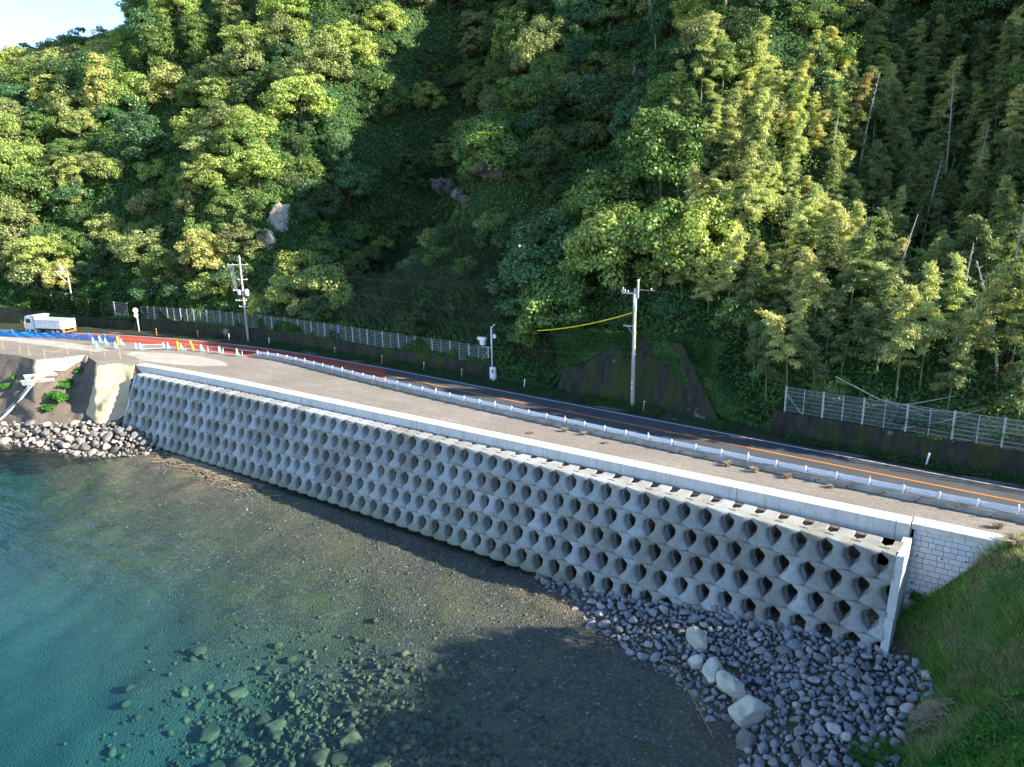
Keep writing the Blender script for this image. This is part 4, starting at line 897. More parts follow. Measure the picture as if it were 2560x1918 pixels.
# boulders under water
L = []
for k in range(90):
    x = rng.normal(-28.5, 5.5); y = rng.normal(20.3, 2.2); r_ = rng.choice([.3, .4, .55, .75, 1.0])*rng.uniform(.8, 1.2)
    p, _ = proj([x, y, -10.5])
    if p[0, 1] > 1940 or p[0, 0] > 1250: continue
    v, f = SM[k % 9]; v = v*(1+.22*noise(v[:, 0]*3, v[:, 1]*3, v[:, 2]*3, k)[:, None]); o = obj('sunken_boulder', mesh('sunken', v*np.array([1, 1, .6]), f, M['rock_weed']), None, (x, y, min(float(bed_h(x, y))+r_*.08, WATER-.9-r_*.6))); o.scale = (r_,)*3; o.rotation_euler = (0, 0, k); tag(o, None, 'boulder', 'boulders on the seabed'); L.append(o)
px_sort_labels(L, 4, lambda o, r, w_: 'pale green boulder under water, %s row down, %s' % (r, w_), [nth(i+1) for i in range(4)])
rr = np.random.default_rng(12); X = rr.normal(-27, 7, 3400); Y = rr.normal(20.5, 3.6, 3400); k = (Y > 12) & (toe_y(np.clip(X, -89, 1))-Y > 9) & (X < -13); X, Y = X[k], Y[k]; S_ = np.clip(rr.lognormal(math.log(.15), .55, len(X)), .06, .5)
inst_stack('sunken_rubble', 'weedy stones covering the seabed in deeper water', 'rubble', M['rock_weed'], np.c_[X, Y, bed_h(X, Y)+S_*.1], S_, SMl[:4])
# drift: stranded bamboo stick, sticks and dry litter
tag(MB().tube([(-14.1, 34.9, -7.9), (-12.2, 32.9, -7.95), (-10.3, 30.9, -8.12)], [.045, .04, .03], 6).build('bamboo_stick', M['wood']), 'long stranded bamboo stick lying at the water edge below the boulders', 'stick')
tag(MB().tube([(-15.3, 35.1, -8.0), (-13.9, 34.7, -7.85)], [.04, .035], 6).build('branch', M['wood']), 'short brown branch beside the top of the stranded bamboo stick', 'stick')
mb = MB()
for k in range(620):
    x = rng.normal(-70, 5.2); y0_ = float(toe_y(x)); y = y0_-.2-abs(rng.normal())*.9-.035*(x+84)*.6; a = rng.normal()*.5+.1; l_ = rng.uniform(.15, .9); z_ = float(bed_h(x, y))+.08+rng.uniform(0, .1)
    mb.tube([(x-l_*math.cos(a), y-l_*math.sin(a), z_), (x+l_*math.cos(a), y+l_*math.sin(a), z_+rng.normal()*.03)], rng.uniform(.012, .03), 3, False)
tag(mb.build('driftwood', M['straw']), 'dry driftwood and reed litter along the foot of the seawall', 'driftwood', None, 'stuff')
# dead straw heap on the embankment
mb = MB()
for k in range(500):
    x = -1.5+rng.normal()*.45; y = 35.6+rng.normal()*.5; z_ = float(emb_h(x, y))+.25+.35*math.exp(-((x+1.5)**2+(y-35.6)**2)*2); a = rng.uniform(0, 3.2); l_ = rng.uniform(.2, .5)
    mb.tube([(x-l_*math.cos(a), y-l_*math.sin(a), z_-.1), (x, y, z_), (x+l_*math.cos(a), y+l_*math.sin(a), z_-.12)], .012, 3, False)
tag(mb.build('straw_heap', M['straw']), 'round heap of dead brown straw where the grass slope meets the rubble', 'straw heap')
# fallen bamboo stems on the right fence
for lab, a, b in (('pale fallen stem slanting over the right fence rails', (-8.6, 57.2, 3.6), (-3.4, 58.0, 4.9)), ('bent fallen stem leaning left across the right fence', (-11.4, 57.6, 5.4), (-5.2, 56.8, 3.5)), ('thin fallen stem resting low against the right fence', (-6.4, 56.7, 2.3), (-1.6, 57.4, 4.4)), ('nearly level fallen stem along the top of the right fence', (-8.2, 57, 4.2), (-2.2, 57.3, 3.9))):
    a = Vector(a); b = Vector(b); m_ = (a+b)/2+Vector((0, 0, -.25)); tag(MB().tube([a, m_, b], [.05, .04, .02], 5).build('fallen_stem', M['dead']), lab, 'stem')

# ================================================================== VEGETATION
def nrm(v): return v/np.maximum(np.linalg.norm(v, axis=1, keepdims=True), 1e-6)
def quads(P, N, s_, asp, r, droop=None):
    n = len(P); T = r.normal(size=(n, 3)) if droop is None else droop+r.normal(size=(n, 3))*.35
    N = nrm(N); T = nrm(T-N*(T*N).sum(1, keepdims=True)); B = np.cross(N, T); s_ = np.broadcast_to(s_, n)[:, None]
    V = np.stack([P-T*s_, P-B*s_*asp, P+T*s_, P+B*s_*asp], 1).reshape(-1, 3); return V
def qmesh(name, V, mat): return mesh(name, V, np.arange(len(V)).reshape(-1, 4), mat)
def rdir(r, n): return nrm(r.normal(size=(n, 3)))
def crown_mesh(seed, rad, nc, per, ls, flat=.65, rc=.30, low=-.25, zc=0.):
    r = np.random.default_rng(seed); rad = np.array(rad, float); D = rdir(r, nc*3); D = D[D[:, 2] > low][:nc]; C = D*rad*r.uniform(.55, 1.0, (len(D), 1)); C += r.normal(size=C.shape)*rad*.08
    P = []; N = []
    for c in C:
        q = rc*rad[0]*r.uniform(.65, 1.35); d = rdir(r, int(per*r.uniform(.7, 1.3))); out = nrm(c[None]/rad)[0]; keep = (d@out > -.35) | (d[:, 2] > .1); d = d[keep]
        P.append(c+d*q*np.array([1, 1, flat])*r.uniform(.55, 1.08, (len(d), 1))); N.append(d*.7+np.array([0, 0, .5])+r.normal(size=d.shape)*.45)
    P = np.concatenate(P); N = np.concatenate(N); P[:, 2] += zc
    return qmesh('crown', quads(P, N, ls*r.uniform(.6, 1.3, len(P)), .62, r), M['leaf']), C+np.array([0, 0, zc])
def trunk_mesh(C, h, r0, mat='bark', n=5, seed=0):
    r = np.random.default_rng(seed); mb = MB(); top = Vector((r.normal()*.2, r.normal()*.2, h)); mb.tube([(0, 0, -1.), (0, 0, 0), (top.x*.4, top.y*.4, h*.5), top], [r0*1.3, r0, r0*.8, r0*.45], 7)
    for c in C[r.permutation(len(C))[:n]]: c = Vector(c); b = Vector((0, 0, h*r.uniform(.4, .75))); mb.tube([b, (b+c)/2+Vector((0, 0, -.2)), c], [r0*.45, r0*.3, r0*.1], 5)
    return mb.me('trunk', M[mat], True)
KIND = {}
def reg(name, n, fn): KIND[name] = [fn(i) for i in range(n)]
def mk(seed, rad, nc, per, ls, flat, rc, low, h):
    cm, C = crown_mesh(seed, rad, nc, per, ls, flat, rc, low, h); return cm, trunk_mesh(C, h, .2, seed=seed)
reg('round', 3, lambda i: mk(10+i, (3.6, 3.6, 3.1), 64, 200, .15, .7, .25, -.5, 2.9))
reg('layered', 3, lambda i: mk(30+i, (4.0, 4.0, 3.2), 66, 190, .145, .45, .25, -.45, 3.0))
reg('column', 2, lambda i: mk(50+i, (2.0, 2.0, 4.4), 50, 180, .14, .8, .38, -.8, 4.0))
reg('mound', 3, lambda i: mk(70+i, (2.3, 2.3, 1.9), 46, 170, .11, .6, .30, -.1, .9))
reg('small', 2, lambda i: mk(60+i, (2.0, 2.0, 1.7), 26, 220, .12, .7, .36, -.3, 1.6))
def bamboo(seed, H=11.5, dens=1.):
    r = np.random.default_rng(seed); lean = r.uniform(.5, 2.2); az = r.uniform(0, 6.28); t = np.linspace(0, 1, 12); bx_ = lean*t**2.6; cx = bx_*math.cos(az); cy = bx_*math.sin(az); cz = H*t-.7*lean*t**5
    mb = MB(); mb.tube([(a, b, c) for a, b, c in zip(cx, cy, cz)], [.065*(1-.85*q)+.006 for q in t], 5, False); culm = mb.me('culm', M['culm'], True)
    P = []; N = []; D = []; nb = int(30*dens)
    for k in range(nb):
        q = .34+.66*(k+r.uniform(0, 1))/nb; L_ = 1.75*(1-q)**.9*r.uniform(.55, 1.25)+.15; a = r.uniform(0, 6.28); b0 = np.array([np.interp(q, t, cx), np.interp(q, t, cy), np.interp(q, t, cz)])
        m = int(165*(.5+L_)); u = r.uniform(.15, 1, m)[:, None]; d = np.array([math.cos(a), math.sin(a), .42]); p = b0+d*L_*u+np.array([0, 0, -.5])*L_*u**2+r.normal(size=(m, 3))*np.array([.13, .13, .06])*(.6+u)
        P.append(p); N.append(np.array([0, 0, .7])+d*.4+r.normal(size=(m, 3))*.6); D.append(np.tile(d*.7+np.array([0, 0, -.75]), (m, 1)))
    P = np.concatenate(P); N = np.concatenate(N); D = np.concatenate(D)
    return qmesh('foliage', quads(P, N, .125*r.uniform(.6, 1.3, len(P)), .26, r, D), M['leaf']), culm
reg('bamboo', 6, lambda i: bamboo(80+i, 7.2+i*.5, 1.+.1*i))
def dead_mesh(seed, H):
    r = np.random.default_rng(seed); mb = MB(); lx, ly = r.normal()*1.3, r.normal()*.6; P = [(lx*q**1.6, ly*q**1.6, H*q) for q in np.linspace(0, 1, 9)]; mb.tube(P, [.13*(1-.8*q) for q in np.linspace(0, 1, 9)], 5)
    for k in range(26):
        q = r.uniform(.45, .98); b = Vector((lx*q**1.6, ly*q**1.6, H*q)); a = r.uniform(0, 6.28); l_ = r.uniform(.35, 1.1)*(1.25-q); mb.tube([b, b+Vector((math.cos(a)*l_, math.sin(a)*l_, l_*.55))], [.04, .012], 3, False)
    return mb.me('trunk', M['dead'])
COL = {'green': (0.159, 0.240, 0.063), 'dark': (0.083, 0.131, 0.044), 'olive': (0.236, 0.275, 0.103), 'ygreen': (0.319, 0.386, 0.103), 'yellow': (0.425, 0.433, 0.149), 'brown': (0.283, 0.240, 0.127), 'blue': (0.094, 0.181, 0.075), 'bamboo': (0.472, 0.500, 0.196), 'bamboo_dark': (0.201, 0.257, 0.098), 'orange': (0.425, 0.339, 0.149)}
WORD = {'green': 'mid green', 'dark': 'dark green', 'olive': 'olive', 'ygreen': 'yellow-green', 'yellow': 'pale yellow', 'brown': 'brownish', 'blue': 'blue-green', 'bamboo': 'yellow-green', 'bamboo_dark': 'deep green', 'orange': 'orange-tinted'}
def plant(kind, x, y, z, s_, col, name, cat, group, wd=None):
    cm, tm = KIND[kind][int(rng.integers(len(KIND[kind])))]
    e = empty(name, (x, y, z-.3), rng.uniform(0, 6.28)); e.scale = (s_*rng.uniform(.9, 1.1), s_*rng.uniform(.9, 1.1), s_*rng.uniform(.9, 1.12))
    c = obj(cm.name.split('.')[0] if cm.name.split('.')[0] in ('crown', 'foliage') else 'crown', cm, e); v = rng.uniform(.85, 1.18); cc = COL[col]; c.color = (cc[0]*v*rng.uniform(.92, 1.08), cc[1]*v, cc[2]*v, 1)
    tt_ = obj('culm' if kind == 'bamboo' else 'trunk', tm, e); tag(e, None, cat, group); e['word'] = WORD[col]; e['shape'] = wd or ''; return e
# --- where trees stand
r_ = np.random.default_rng(5); NCAND = 42000
CX = r_.uniform(-330, 34, NCAND); CD = 2+r_.uniform(0, 1, NCAND)**1.25*190
CY = hillw(CX)+CD; CZ = hill_h(CX, CY); PP, DEP = proj(np.c_[CX, CY, CZ+3])
inside = (PP[:, 0] > -150) & (PP[:, 0] < 2660) & (PP[:, 1] > -190) & (PP[:, 1] < 1150) & (DEP > 20) & (DEP < 420)
CX, CY, CZ, CD, PP, DEP = [a[inside] for a in (CX, CY, CZ, CD, PP, DEP)]
# a tree only where the hill is open to view: test the line of sight against the terrain
def seen(x, y, z, up=5.):
    t = np.linspace(.35, .97, 40)[None]; px_ = x[:, None]*t; py_ = y[:, None]*t; pz = 18.5+(z[:, None]+up-18.5)*t
    return ((hill_h(px_, py_)+1.5 < pz)).all(1)
k = seen(CX, CY, CZ); CX, CY, CZ, CD, PP, DEP = [a[k] for a in (CX, CY, CZ, CD, PP, DEP)]
def zone(px, py, x, d):
    if -39.5 < x < -20 and d < 6.5: return 'none'
    if px > 1690 and py > 190-(px-1690)*.12: return 'bamboo'
    if 1060 < px < 1330 and 410 < py < 540: return 'none'
    if 625 < px < 735 and 500 < py < 660: return 'none'
    if 830 < px < 1420 and 640 < py < 900: return 'reeds'
    if 830 < px < 1420 and 540 < py < 900: return 'vines'
    if 640 < px <= 1100 and 520 < py: return 'vines'
    if d < 4: return 'none'
    return 'left' if (px < 760 or (px < 1080 and py < 260)) else 'mid'
TREES = []; BAM = []; acc = []; AX = np.empty((0, 4))
order = np.random.default_rng(8).permutation(len(CX))
for i in order:
    z_ = zone(PP[i, 0], PP[i, 1], CX[i], CD[i])
    if z_ in ('none', 'reeds'): continue
    if z_ == 'bamboo': rad_ = 1.22
    elif z_ == 'vines': rad_ = 3.0
    else: rad_ = (2.6+.0085*max(0, DEP[i]-60))*rng.uniform(.8, 1.35)
    p = np.array([CX[i], CY[i], CZ[i]])
    if len(AX):
        dd = ((AX[:, :3]-p)**2).sum(1); lim = (AX[:, 3]*.70+rad_*.70) if z_ != 'bamboo' else np.where(AX[:, 3] < 1.5, 2.0, AX[:, 3]*.6+1.)
        if (dd < lim**2).any(): continue
    if z_ == 'bamboo' and len(BAM) > 285: continue
    if z_ != 'bamboo' and len(TREES) > 292: continue
    AX = np.vstack([AX, [*p, rad_]])
    if z_ == 'bamboo':
        c_ = 'bamboo' if rng.random() < (.85 if PP[i, 0] < 2060 else .35) else 'bamboo_dark'  # sunlit left of the grove gets more pale leaves, its light partly painted
        if rng.random() < .005: c_ = 'orange'
        BAM.append(plant('bamboo', *p, rng.uniform(.75, 1.2), c_, 'bamboo', 'bamboo', 'bamboo stems in the grove on the right slope'))
    elif z_ == 'vines':
        pass
    else:
        u = rng.random(); kd = 'round' if u < .5 else ('layered' if u < .88 else 'column')
        if z_ == 'left': c_ = rng.choice(['green', 'olive', 'ygreen', 'dark', 'yellow', 'brown', 'blue'], p=[.32, .24, .20, .13, .04, .02, .05])
        else: c_ = rng.choice(['green', 'olive', 'dark', 'blue', 'ygreen'], p=[.28, .2, .22, .2, .1])
        TREES.append(plant(kd, *p, rad_/3.1*rng.uniform(.95, 1.15), c_, 'broadleaf_tree', 'tree', 'trees on the hillside', {'round': 'round-crowned', 'layered': 'flat-layered', 'column': 'narrow columnar'}[kd]))
bpy.context.view_layer.update()
# trees at fixed places in the photo
def fixed(kind, x, d, s_, col, lab, z_add=0):
    y = float(hillw(x))+d; e = plant(kind, x, y, float(hill_h(x, y))+z_add, s_, col, 'broadleaf_tree', 'tree', None); e['label'] = lab; del e['word']; del e['shape']; return e
fixed('small', -88, 4.5, 1.5, 'ygreen', 'sunlit yellow-green bushy tree just right of the transformer pole'); fixed('small', -82, 5.5, 1.7, 'ygreen', 'low sunlit tree behind the long fence, right of the transformer pole')
fixed('small', -91, 9, 1.9, 'ygreen', 'bright leafy tree above the cables right of the transformer pole'); fixed('small', -144, 4, 1.9, 'olive', 'olive tree above the mossy wall at the far left')
VIN = []; VX = np.empty((0, 3))
for i in np.random.default_rng(17).permutation(len(CX)):
    z_ = zone(PP[i, 0], PP[i, 1], CX[i], CD[i])
    if z_ in ('none', 'reeds', 'bamboo') or len(VIN) > 285: continue
    if z_ == 'left' and not (700 < PP[i, 0]) and rng.random() < .8: continue
    p = np.array([CX[i], CY[i], CZ[i]]); rad_ = rng.uniform(1.5, 2.6)+.004*DEP[i]
    if len(VX) and (((VX-p)**2).sum(1) < (rad_*1.35)**2).any(): continue
    VX = np.vstack([VX, p]); VIN.append(plant('mound', *(p-np.array([0, 0, .4])), rad_/2.2, rng.choice(['blue', 'green', 'dark'], p=[.5, .38, .12]), 'vine_bush', 'bush', 'vine-covered bushes on the hillside'))
bpy.context.view_layer.update()
px_sort_labels(VIN, 11, lambda o, r, w_: '%s vine-smothered bush, %s tier down the slope, %s' % (o['word'], r, w_), [nth(i+1) for i in range(11)])
for e in VIN: del e['word']; del e['shape']
SHR = []; SX = np.empty((0, 3))
for i in order[::-1]:
    z_ = zone(PP[i, 0], PP[i, 1], CX[i], CD[i])
    if z_ == 'none' or (z_ == 'reeds' and rng.random() < .8) or len(SHR) > 285: continue
    p = np.array([CX[i], CY[i], CZ[i]]); rad_ = 1.1+.008*DEP[i]
    if len(SX) and (((SX-p)**2).sum(1) < (rad_*1.7)**2).any(): continue
    SX = np.vstack([SX, p]); SHR.append(plant('small', *p, rad_/1.7*rng.uniform(.8, 1.3), rng.choice(['green', 'blue', 'olive', 'dark', 'ygreen'], p=[.32, .22, .2, .14, .12]), 'shrub', 'shrub', 'shrubs between the hillside trees'))
bpy.context.view_layer.update()
px_sort_labels(SHR, 11, lambda o, r, w_: '%s shrub on the hillside, %s tier down, %s' % (o['word'], r, w_), [nth(i+1) for i in range(11)])
for e in SHR: del e['word']; del e['shape']
for x_, d_, s_, c_, lab_ in ((-41.5, 5.5, 1.35, 'green', 'big leafy tree left of the tall mossy wall, above the camera pole'), (-36.5, 8.5, 1.45, 'ygreen', 'sunlit broad tree directly above the tall mossy wall, left part'), (-31.5, 9., 1.35, 'green', 'leafy tree above the tall mossy wall, just left of the near pole'),
        (-45.5, 7.5, 1.5, 'blue', 'dark green tree above the weedy gap right of the camera pole'), (-27.5, 9.5, 1.2, 'ygreen', 'bright tree above the wall, right of the near pole'), (-40, 14, 1.6, 'green', 'tall crown in the second line above the mossy wall'), (-34, 15, 1.5, 'green', 'tall crown behind the near pole, against the bamboo'), (-47, 13.5, 1.6, 'blue', 'large shaded crown at the right rim of the reed hollow')):
    fixed('round', x_, d_, s_, c_, lab_)
px_sort_labels(TREES, 11, lambda o, r, w_: '%s %s tree, %s tier down the hillside, %s' % (o['word'], o['shape'], r, w_), [nth(i+1) for i in range(11)])
px_sort_labels(BAM, 10, lambda o, r, w_: '%s bamboo in the right grove, %s tier down, %s' % (o['word'], r, w_), [nth(i+1) for i in range(10)])
for e in TREES+BAM: del e['word']; del e['shape']
# dead trees and bare stems among the bamboo
def on_slope(px, py):
    dv = np.array([(px-1280)/1775, (py-959)/1775, 1.])@np.array([RX, RD, RF]); dv /= np.linalg.norm(dv); t = np.linspace(40, 300, 1300); pts = CAM+dv*t[:, None]; b = hill_h(pts[:, 0], pts[:, 1]) > pts[:, 2]
    return pts[int(np.argmax(b))] if b.any() else pts[500]
for k_, (px, py, H, lab) in enumerate(((2360, 470, 12, 'long bare leaning stem high in the bamboo grove'), (2300, 640, 10, 'pale bare stem crossing the middle of the bamboo grove'), (2515, 780, 11, 'bare whitish tree with stubby branches at the right edge'), (2420, 560, 10, 'thin bare stem right of the leaning one in the grove'), (2215, 830, 10, 'forked bare stem low in the bamboo grove'), (2490, 960, 9, 'grey dead tree above the right fence'), (2380, 900, 9, 'thin grey stem among low bamboo above the right fence'), (2060, 560, 11, 'bare grey stem just right of the sunlit bamboo'), (2150, 420, 10, 'slim pale stem in the dark upper part of the grove'), (1640, 130, 9, 'bare trunk near the top edge above the grove'))):
    p = on_slope(px, py); e = empty('dead_tree', (p[0], p[1], float(hill_h(p[0], p[1]))-.3), .7*k_); tag(e, lab, 'dead tree', 'bare dead stems in the bamboo grove'); obj('trunk', dead_mesh(300+k_, H), e)
# --- undergrowth covering every slope
def slope_pts(n, xr, dr, r, pw=1.):
    X = r.uniform(*xr, n); D = dr[0]+(dr[1]-dr[0])*r.uniform(0, 1, n)**pw; Y = hillw(X)+D; Z = hill_h(X, Y); P, dep = proj(np.c_[X, Y, Z]); k = (P[:, 0] > -330) & (P[:, 0] < 2680) & (P[:, 1] > -80) & (dep > 10); return X[k], Y[k], Z[k], D[k], P[k], dep[k]
r2 = np.random.default_rng(21); X, Y, Z, D, P, dep = slope_pts(2300000, (-330, 32), (.35, 190), r2, 1.35)
keep = r2.uniform(0, 1, len(X)) < np.clip((105/dep)**1.5, .22, 1)
cliffz = (P[:, 0] > 1060) & (P[:, 0] < 1330) & (P[:, 1] > 400) & (P[:, 1] < 560) & (noise(X*.5, Z*.4, None, 3) > .05)
hollow = (P[:, 0] > 840) & (P[:, 0] < 1400) & (P[:, 1] > 620) & (D > 5)
k = keep & (~cliffz | (r2.uniform(0, 1, len(X)) < .6)) & (~hollow | (r2.uniform(0, 1, len(X)) < .35)); X, Y, Z, D, P, dep = X[k], Y[k], Z[k], D[k], P[k], dep[k]
lump = .9*np.clip(noise(X*.45, Y*.45, Z*.45, 61)+.25, 0, 1)+.45*np.clip(noise(X*1.3, Y*1.3, Z*1.3, 62), 0, 1)
e_ = .6; gxn = (hill_h(X+e_, Y)-hill_h(X-e_, Y))/(2*e_); gyn = (hill_h(X, Y+e_)-hill_h(X, Y-e_))/(2*e_); Nn = nrm(np.c_[-gxn, -gyn, np.ones(len(X))])
Pp = np.c_[X, Y, Z]+Nn*(lump+r2.uniform(0, .35, len(X)))[:, None]*np.clip(D/2.5, .25, 1)[:, None]
V = quads(Pp, Nn*.8+np.array([0, 0, .35])+r2.normal(size=Pp.shape)*.55, (.085+.0010*dep)*r2.uniform(.6, 1.4, len(X)), .7, r2)
tag(obj('undergrowth', qmesh('undergrowth', V, M['vine_leaf'])), 'leafy vines and shrubs covering the whole hillside between the trees', 'undergrowth', None, 'stuff')
# reeds in the hollow
X, Y, Z, D, P, dep = slope_pts(260000, (-100, -30), (2, 60), r2)
k = (P[:, 0] > 800+70*noise(X*.2, Y*.2)) & (P[:, 0] < 1400+60*noise(X*.2, Y*.2, None, 4)) & (P[:, 1] > 590+40*noise(X*.3, Z*.3, None, 5)) & (D > 2.5); X, Y, Z = X[k][:26000], Y[k][:26000], Z[k][:26000]; n = len(X)
a = r2.uniform(0, 6.28, n); hgt = r2.uniform(.7, 1.5, n); ld = np.c_[np.cos(a)*.35-.2, np.sin(a)*.3-.25, np.ones(n)]; P0 = np.c_[X, Y, Z+.2]; sd_ = nrm(np.cross(ld, r2.normal(size=(n, 3))))*.035; T1 = P0+ld*hgt[:, None]; T2 = T1+np.c_[np.cos(a)*.4-.2, np.sin(a)*.3-.3, np.full(n, -.05)]*hgt[:, None]*.6
V = np.stack([P0-sd_, P0+sd_, T1+sd_, T1-sd_, T1-sd_, T1+sd_, T2+sd_*.3, T2-sd_*.3], 1).reshape(-1, 3)
tag(obj('reeds', qmesh('reeds', V, M['reed_leaf'])), 'tall drooping reeds filling the shaded hollow behind the fence', 'reeds', None, 'stuff')
# rock outcrops
def outcrop(px, py, dep, sx, sz, lab, seed, mt='cliff'):
    dv = np.array([(px-1280)/1775, (py-959)/1775, 1.])@np.array([RX, RD, RF]); dv /= np.linalg.norm(dv[:2])
    t = np.linspace(40, 260, 900); pts = CAM+dv*t[:, None]; below = hill_h(pts[:, 0], pts[:, 1]) > pts[:, 2]; i = int(np.argmax(below)) if below.any() else 400; p = pts[i]
    v, f = stone_mesh(seed, 1., 16, .1, 4); v = v*np.array([sx, 2.2, sz]); v += .7*np.c_[noise(v[:, 0], v[:, 1], v[:, 2], 1), noise(v[:, 0], v[:, 1], v[:, 2], 2), noise(v[:, 0]*1.5, v[:, 1], v[:, 2]*1.5, 3)]
    o = obj('rock_outcrop', mesh('outcrop', v, f, M[mt]), None, p+np.array([0, .2, .4]), math.atan2(dv[0], dv[1])*-1); o.rotation_euler.y = .28; return tag(o, lab, 'rock face')
outcrop(1165, 505, 0, 3.5, 1.6, 'small mossy rock face low in the shaded hollow', 406); outcrop(1120, 478, 0, 6.0, 2.6, 'grey-brown rock face left of centre in the shaded hollow', 401); outcrop(1240, 440, 0, 5.0, 2.4, 'dark jagged rock face at the upper right of the shaded hollow', 402)
outcrop(695, 565, 0, 2.0, 5.0, 'sunlit pale rock face above the transformer pole', 403, 'cliff_pale'); outcrop(662, 618, 0, 1.8, 3.4, 'lower end of the pale rock face beside the transformer pole', 404, 'cliff_pale'); outcrop(1610, 205, 0, 3.0, 1.6, 'grey rock patch high in the dark slope', 405)
# ivy hanging over walls and fences
def ivy(n, xr, f, thr, label, sc_=.35, size=.11):
    X = r2.uniform(*xr, n); k = noise(X*sc_, X*0, None, 77) > thr; X = X[k]; P, N = f(X, r2.uniform(0, 1, len(X)), r2.normal(size=len(X))); return tag(obj('ivy', qmesh('ivy', quads(P, N, size*r2.uniform(.6, 1.4, len(P)), .75, r2), M['ivy_leaf'])), label, 'ivy', None, 'stuff')
lowz = lambda x: np.interp(x, [-150, -118, -117, -47], [3.1, 1.6, 2.05, 1.7])
ivy(34000, (-112, -47.2), lambda X, u, g: (np.c_[X, hillw(X)+.15+.35*np.abs(g)*.5, lowz(X)-.25+u**1.5*(2.4*(.45+.5*noise(X*.5, X*0, None, 5)))], np.c_[g*.3, -np.ones(len(X)), .5+0*g]), -.05, 'ivy climbing in patches over the long fence and its wall')
ivy(16000, (-141, -112), lambda X, u, g: (np.c_[X, hillw(X)+.4+.4*g*.4, lowz(X)-.3+u*(3.6+.8*noise(X*.5, X*0, None, 5))], np.c_[g*.3, -np.ones(len(X)), .5+0*g]), -.5, 'ivy smothering the tall fence at the far left', .3, .13)
ivy(26000, (-38.4, -22), lambda X, u, g: (np.c_[X+g*.4, 58.9+1.95-.28*u*4*(.5+.5*noise(X*.7, X*0, None, 6))+g*.06-.1, 6.1+np.abs(g)*.25-u**1.6*4.2*(.55+.45*noise(X*.7, X*0, None, 6))], np.c_[g*.3, -np.ones(len(X)), .5+0*g]), -1, 'ivy curtain hanging down the tall mossy wall', .6, .10)
ivy(22000, (-26.5, -17.5), lambda X, u, g: (np.c_[X-u*1.2, hillw(X)+1.2+np.abs(g)*.8-u*.6, np.interp(X, [-26.5, -17.5], [6.2, .2])+g*.35-u*.8], np.c_[g*.3, -np.ones(len(X)), .6+0*g]), -1, 'leafy vine strip falling along the right side of the tall mossy wall', .6, .16)
ivy(14000, (-15.5, 20), lambda X, u, g: (np.c_[X, hillw(X)+.9+g*.35, 2.2+np.abs(g)*.25+u*.35], np.c_[g*.3, -np.ones(len(X))*.5, 1.+0*g]), -.2, 'low weeds along the top of the right mossy wall', .5, .10)
ivy(24000, (-100, 8), lambda X, u, g: (np.c_[X, edge(X)+.75+(hillw(X)-edge(X)-.9)*u, .1+np.abs(g)*.16+.12*u], np.c_[g*.3, -np.ones(len(X))*.4, 1.+0*g]), -.35, 'weeds growing on the verge between road and hill walls', .25, .07)
# --- embankment turf and brambles
n = 90000; X = r2.uniform(-5, 6.5, n); Y = r2.uniform(22, 46.2, n); k = (X > emb_x(Y)-.15) & ~((X < 1.1) & (Y > 45.0+.28*np.clip(emb_h(X, Y), -6, 0))); X, Y = X[k], Y[k]; Z = emb_h(X, Y); n = len(X)
a = r2.uniform(0, 6.28, n); hgt = r2.uniform(.08, .32, n)*(.7+1.6*np.clip(noise(X*.9, Y*.9)+.2, 0, 1)+.9*(noise(X*2.6, Y*2.6, None, 3) > .35)); P0 = np.c_[X, Y, Z-.02]; ld = np.c_[np.cos(a)*.5-.35, np.sin(a)*.5-.2, np.ones(n)]*hgt[:, None]; sd_ = nrm(np.cross(ld, r2.normal(size=(n, 3))))*.016
V = np.stack([P0-sd_, P0+sd_, P0+ld+sd_*.3, P0+ld-sd_*.3], 1).reshape(-1, 3)
tag(obj('grass', qmesh('grass', V, M['turf_blade'])), 'rough green grass on the steep slope at the right', 'grass', None, 'stuff')
n = 60000; X = r2.uniform(-3.5, 7, n); Y = r2.uniform(22, 42, n); k = (Y < 34.8+(X-1)*1.3+.8*noise(X*.8, Y*.8)) & (X > emb_x(Y)+.1); X, Y = X[k], Y[k]; Z = emb_h(X, Y)+.15+.55*np.clip(noise(X*1.1, Y*1.1, None, 8)+.4, 0, 1)*r2.uniform(.4, 1, len(X)); P0 = np.c_[X, Y, Z]
tag(obj('brambles', qmesh('brambles', quads(P0, np.array([-.3, -.2, 1.])+r2.normal(size=P0.shape)*.5, .075*r2.uniform(.6, 1.4, len(X)), .75, r2), M['bramble_leaf'])), 'green brambles covering the lower right corner of the slope', 'brambles', None, 'stuff')
def tuft(x, y, z, n, h, mat, lab, spread=.5, cat='grass tuft', w_=.014):
    a = r2.uniform(0, 6.28, n); l_ = r2.uniform(.3, 1., n)*h; P0 = np.c_[r2.normal(size=n)*.12*spread, r2.normal(size=n)*.12*spread, np.zeros(n)]; m1 = P0+np.c_[np.cos(a)*spread*.5, np.sin(a)*spread*.5, np.ones(n)]*l_[:, None]*.6; m2 = m1+np.c_[np.cos(a)*spread, np.sin(a)*spread, np.full(n, .15)]*l_[:, None]*.7; sd_ = nrm(np.cross(m1-P0, r2.normal(size=(n, 3))))*w_
    V = np.stack([P0-sd_, P0+sd_, m1+sd_, m1-sd_, m1-sd_, m1+sd_, m2+sd_*.3, m2-sd_*.3], 1).reshape(-1, 3); return tag(obj('grass_tuft', qmesh('tuft', V, mat), None, (x, y, z)), lab, cat)
tuft(-3.4, 31.6, -6.9, 700, 1.3, M['bramble_leaf'], 'large arching grass clump at the lower end of the rubble', .8); tuft(-2.7, 32.6, -6.6, 300, 1.0, M['bramble_leaf'], 'smaller grass clump beside the large arching one', .8)
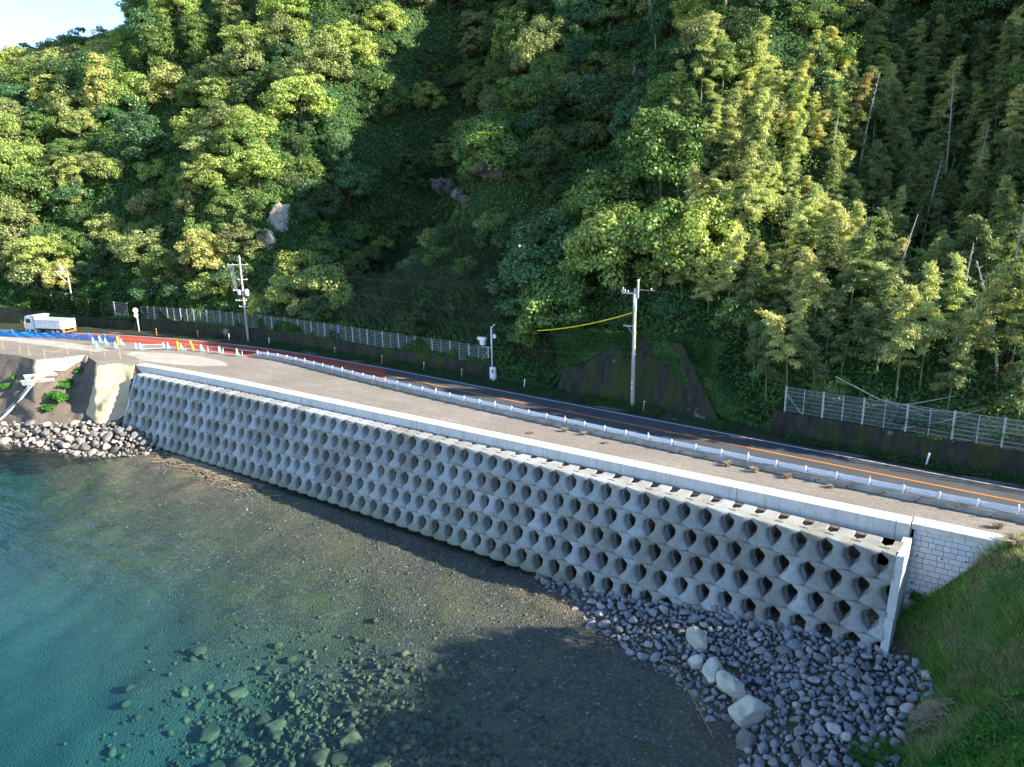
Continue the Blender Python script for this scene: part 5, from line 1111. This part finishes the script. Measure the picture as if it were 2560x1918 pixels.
for i, (x, y, h, lab) in enumerate(((.2, 46.9, .55, 'dry yellow grass tuft by the coping at the right edge'), (1.6, 46.4, .6, 'brown dead grass tuft where the slope meets the deck'), (-9.2, 48.0, .35, 'low dry tuft by the foundation blocks near the right edge'), (-16.2, 48.2, .6, 'reddish dry weed beside the foundation blocks, mid right'), (-14.2, 48.1, .6, 'grey dry weed beside the foundation blocks, right of the reddish one'),
        (-12.0, 48.15, .55, 'spindly dry weed against a foundation block'), (-30.4, 48.7, .5, 'straw-coloured weeds at the blocks right of centre'), (-28.6, 48.8, .45, 'small green and straw weeds beside the foundation blocks'), (-32.5, 46.8, .3, 'pale dry tuft on the deck right of centre'), (-26, 47.9, .3, 'flat dry weeds on the deck below the guardrail'), (2.6, 47.2, .6, 'dead weeds under the guardrail at the frame edge'))):
    tuft(x, y, 0, 160, h, M['straw'], lab, .7)
tuft(1.0, 44.9, -.1, 500, .8, M['straw'], 'dry straw-coloured bush spilling over the right end of the coping', 1.)
def shrub(x, y, z, n, rad, mat, lab, size=.07):
    d = rdir(r2, n); d[:, 2] = np.abs(d[:, 2]); P0 = d*np.array(rad)*r2.uniform(.35, 1, (n, 1))*(.75+.6*noise(d[:, 0]*2.2+x, d[:, 1]*2.2, d[:, 2]*2.2+y, 9))[:, None]; return tag(obj('shrub', qmesh('shrub', quads(P0, d*.6+np.array([0, 0, .5])+r2.normal(size=d.shape)*.5, size*r2.uniform(.6, 1.4, n), .7, r2), mat), None, (x, y, z)), lab, 'shrub')
for i, t_, rad, n, lab in ((6.1, .52, (1.9, 1.4, 1.1), 5200, 'bright green shrub patch in the middle of the left bank'), (6.4, .36, (1.3, 1.2, .9), 3000, 'green shrub above the middle patch on the left bank'), (6.9, .2, (.7, .8, .6), 1200, 'small green shrub near the top between the two mats'), (5.7, .62, (1.2, .9, .7), 2200, 'low green shrub at the foot of the left bank patch'), (3.6, .42, (.8, .7, .6), 1300, 'olive shrub left of the drainage chute'), (3.9, .30, (.6, .5, .5), 800, 'small olive shrub above the chute, under the bank edge')):
    p = bank_pt(i, t_); shrub(p[0], p[1]-.1, p[2]-.1, n, rad, M['bramble_leaf'], lab, .10)
shrub(-3.1, 43.9, -4.2, 700, (.6, .4, .5), M['vine_leaf'], 'dark leafy weed at the foot of the block-patterned wall', .08)
# trees beyond the right edge whose shade falls on the rubble and the water
for i, (x, y, s_) in enumerate(((8.5, 40.2, 1.25), (9, 36.2, 1.1), (10.5, 31.8, .95), (13, 38.5, 1.5), (13, 33.5, 1.3), (17.5, 36.5, 1.4), (10, 42.2, .8), (13.5, 27.5, 1.1))):
    e = plant('round', x, y, float(emb_h(x, y))-.8, s_, 'dark', 'broadleaf_tree', 'tree', 'trees beyond the right edge'); del e['word']; del e['shape']; e['label'] = 'dark shore tree beyond the right edge of the photo, %s from the road end' % nth(i+1)
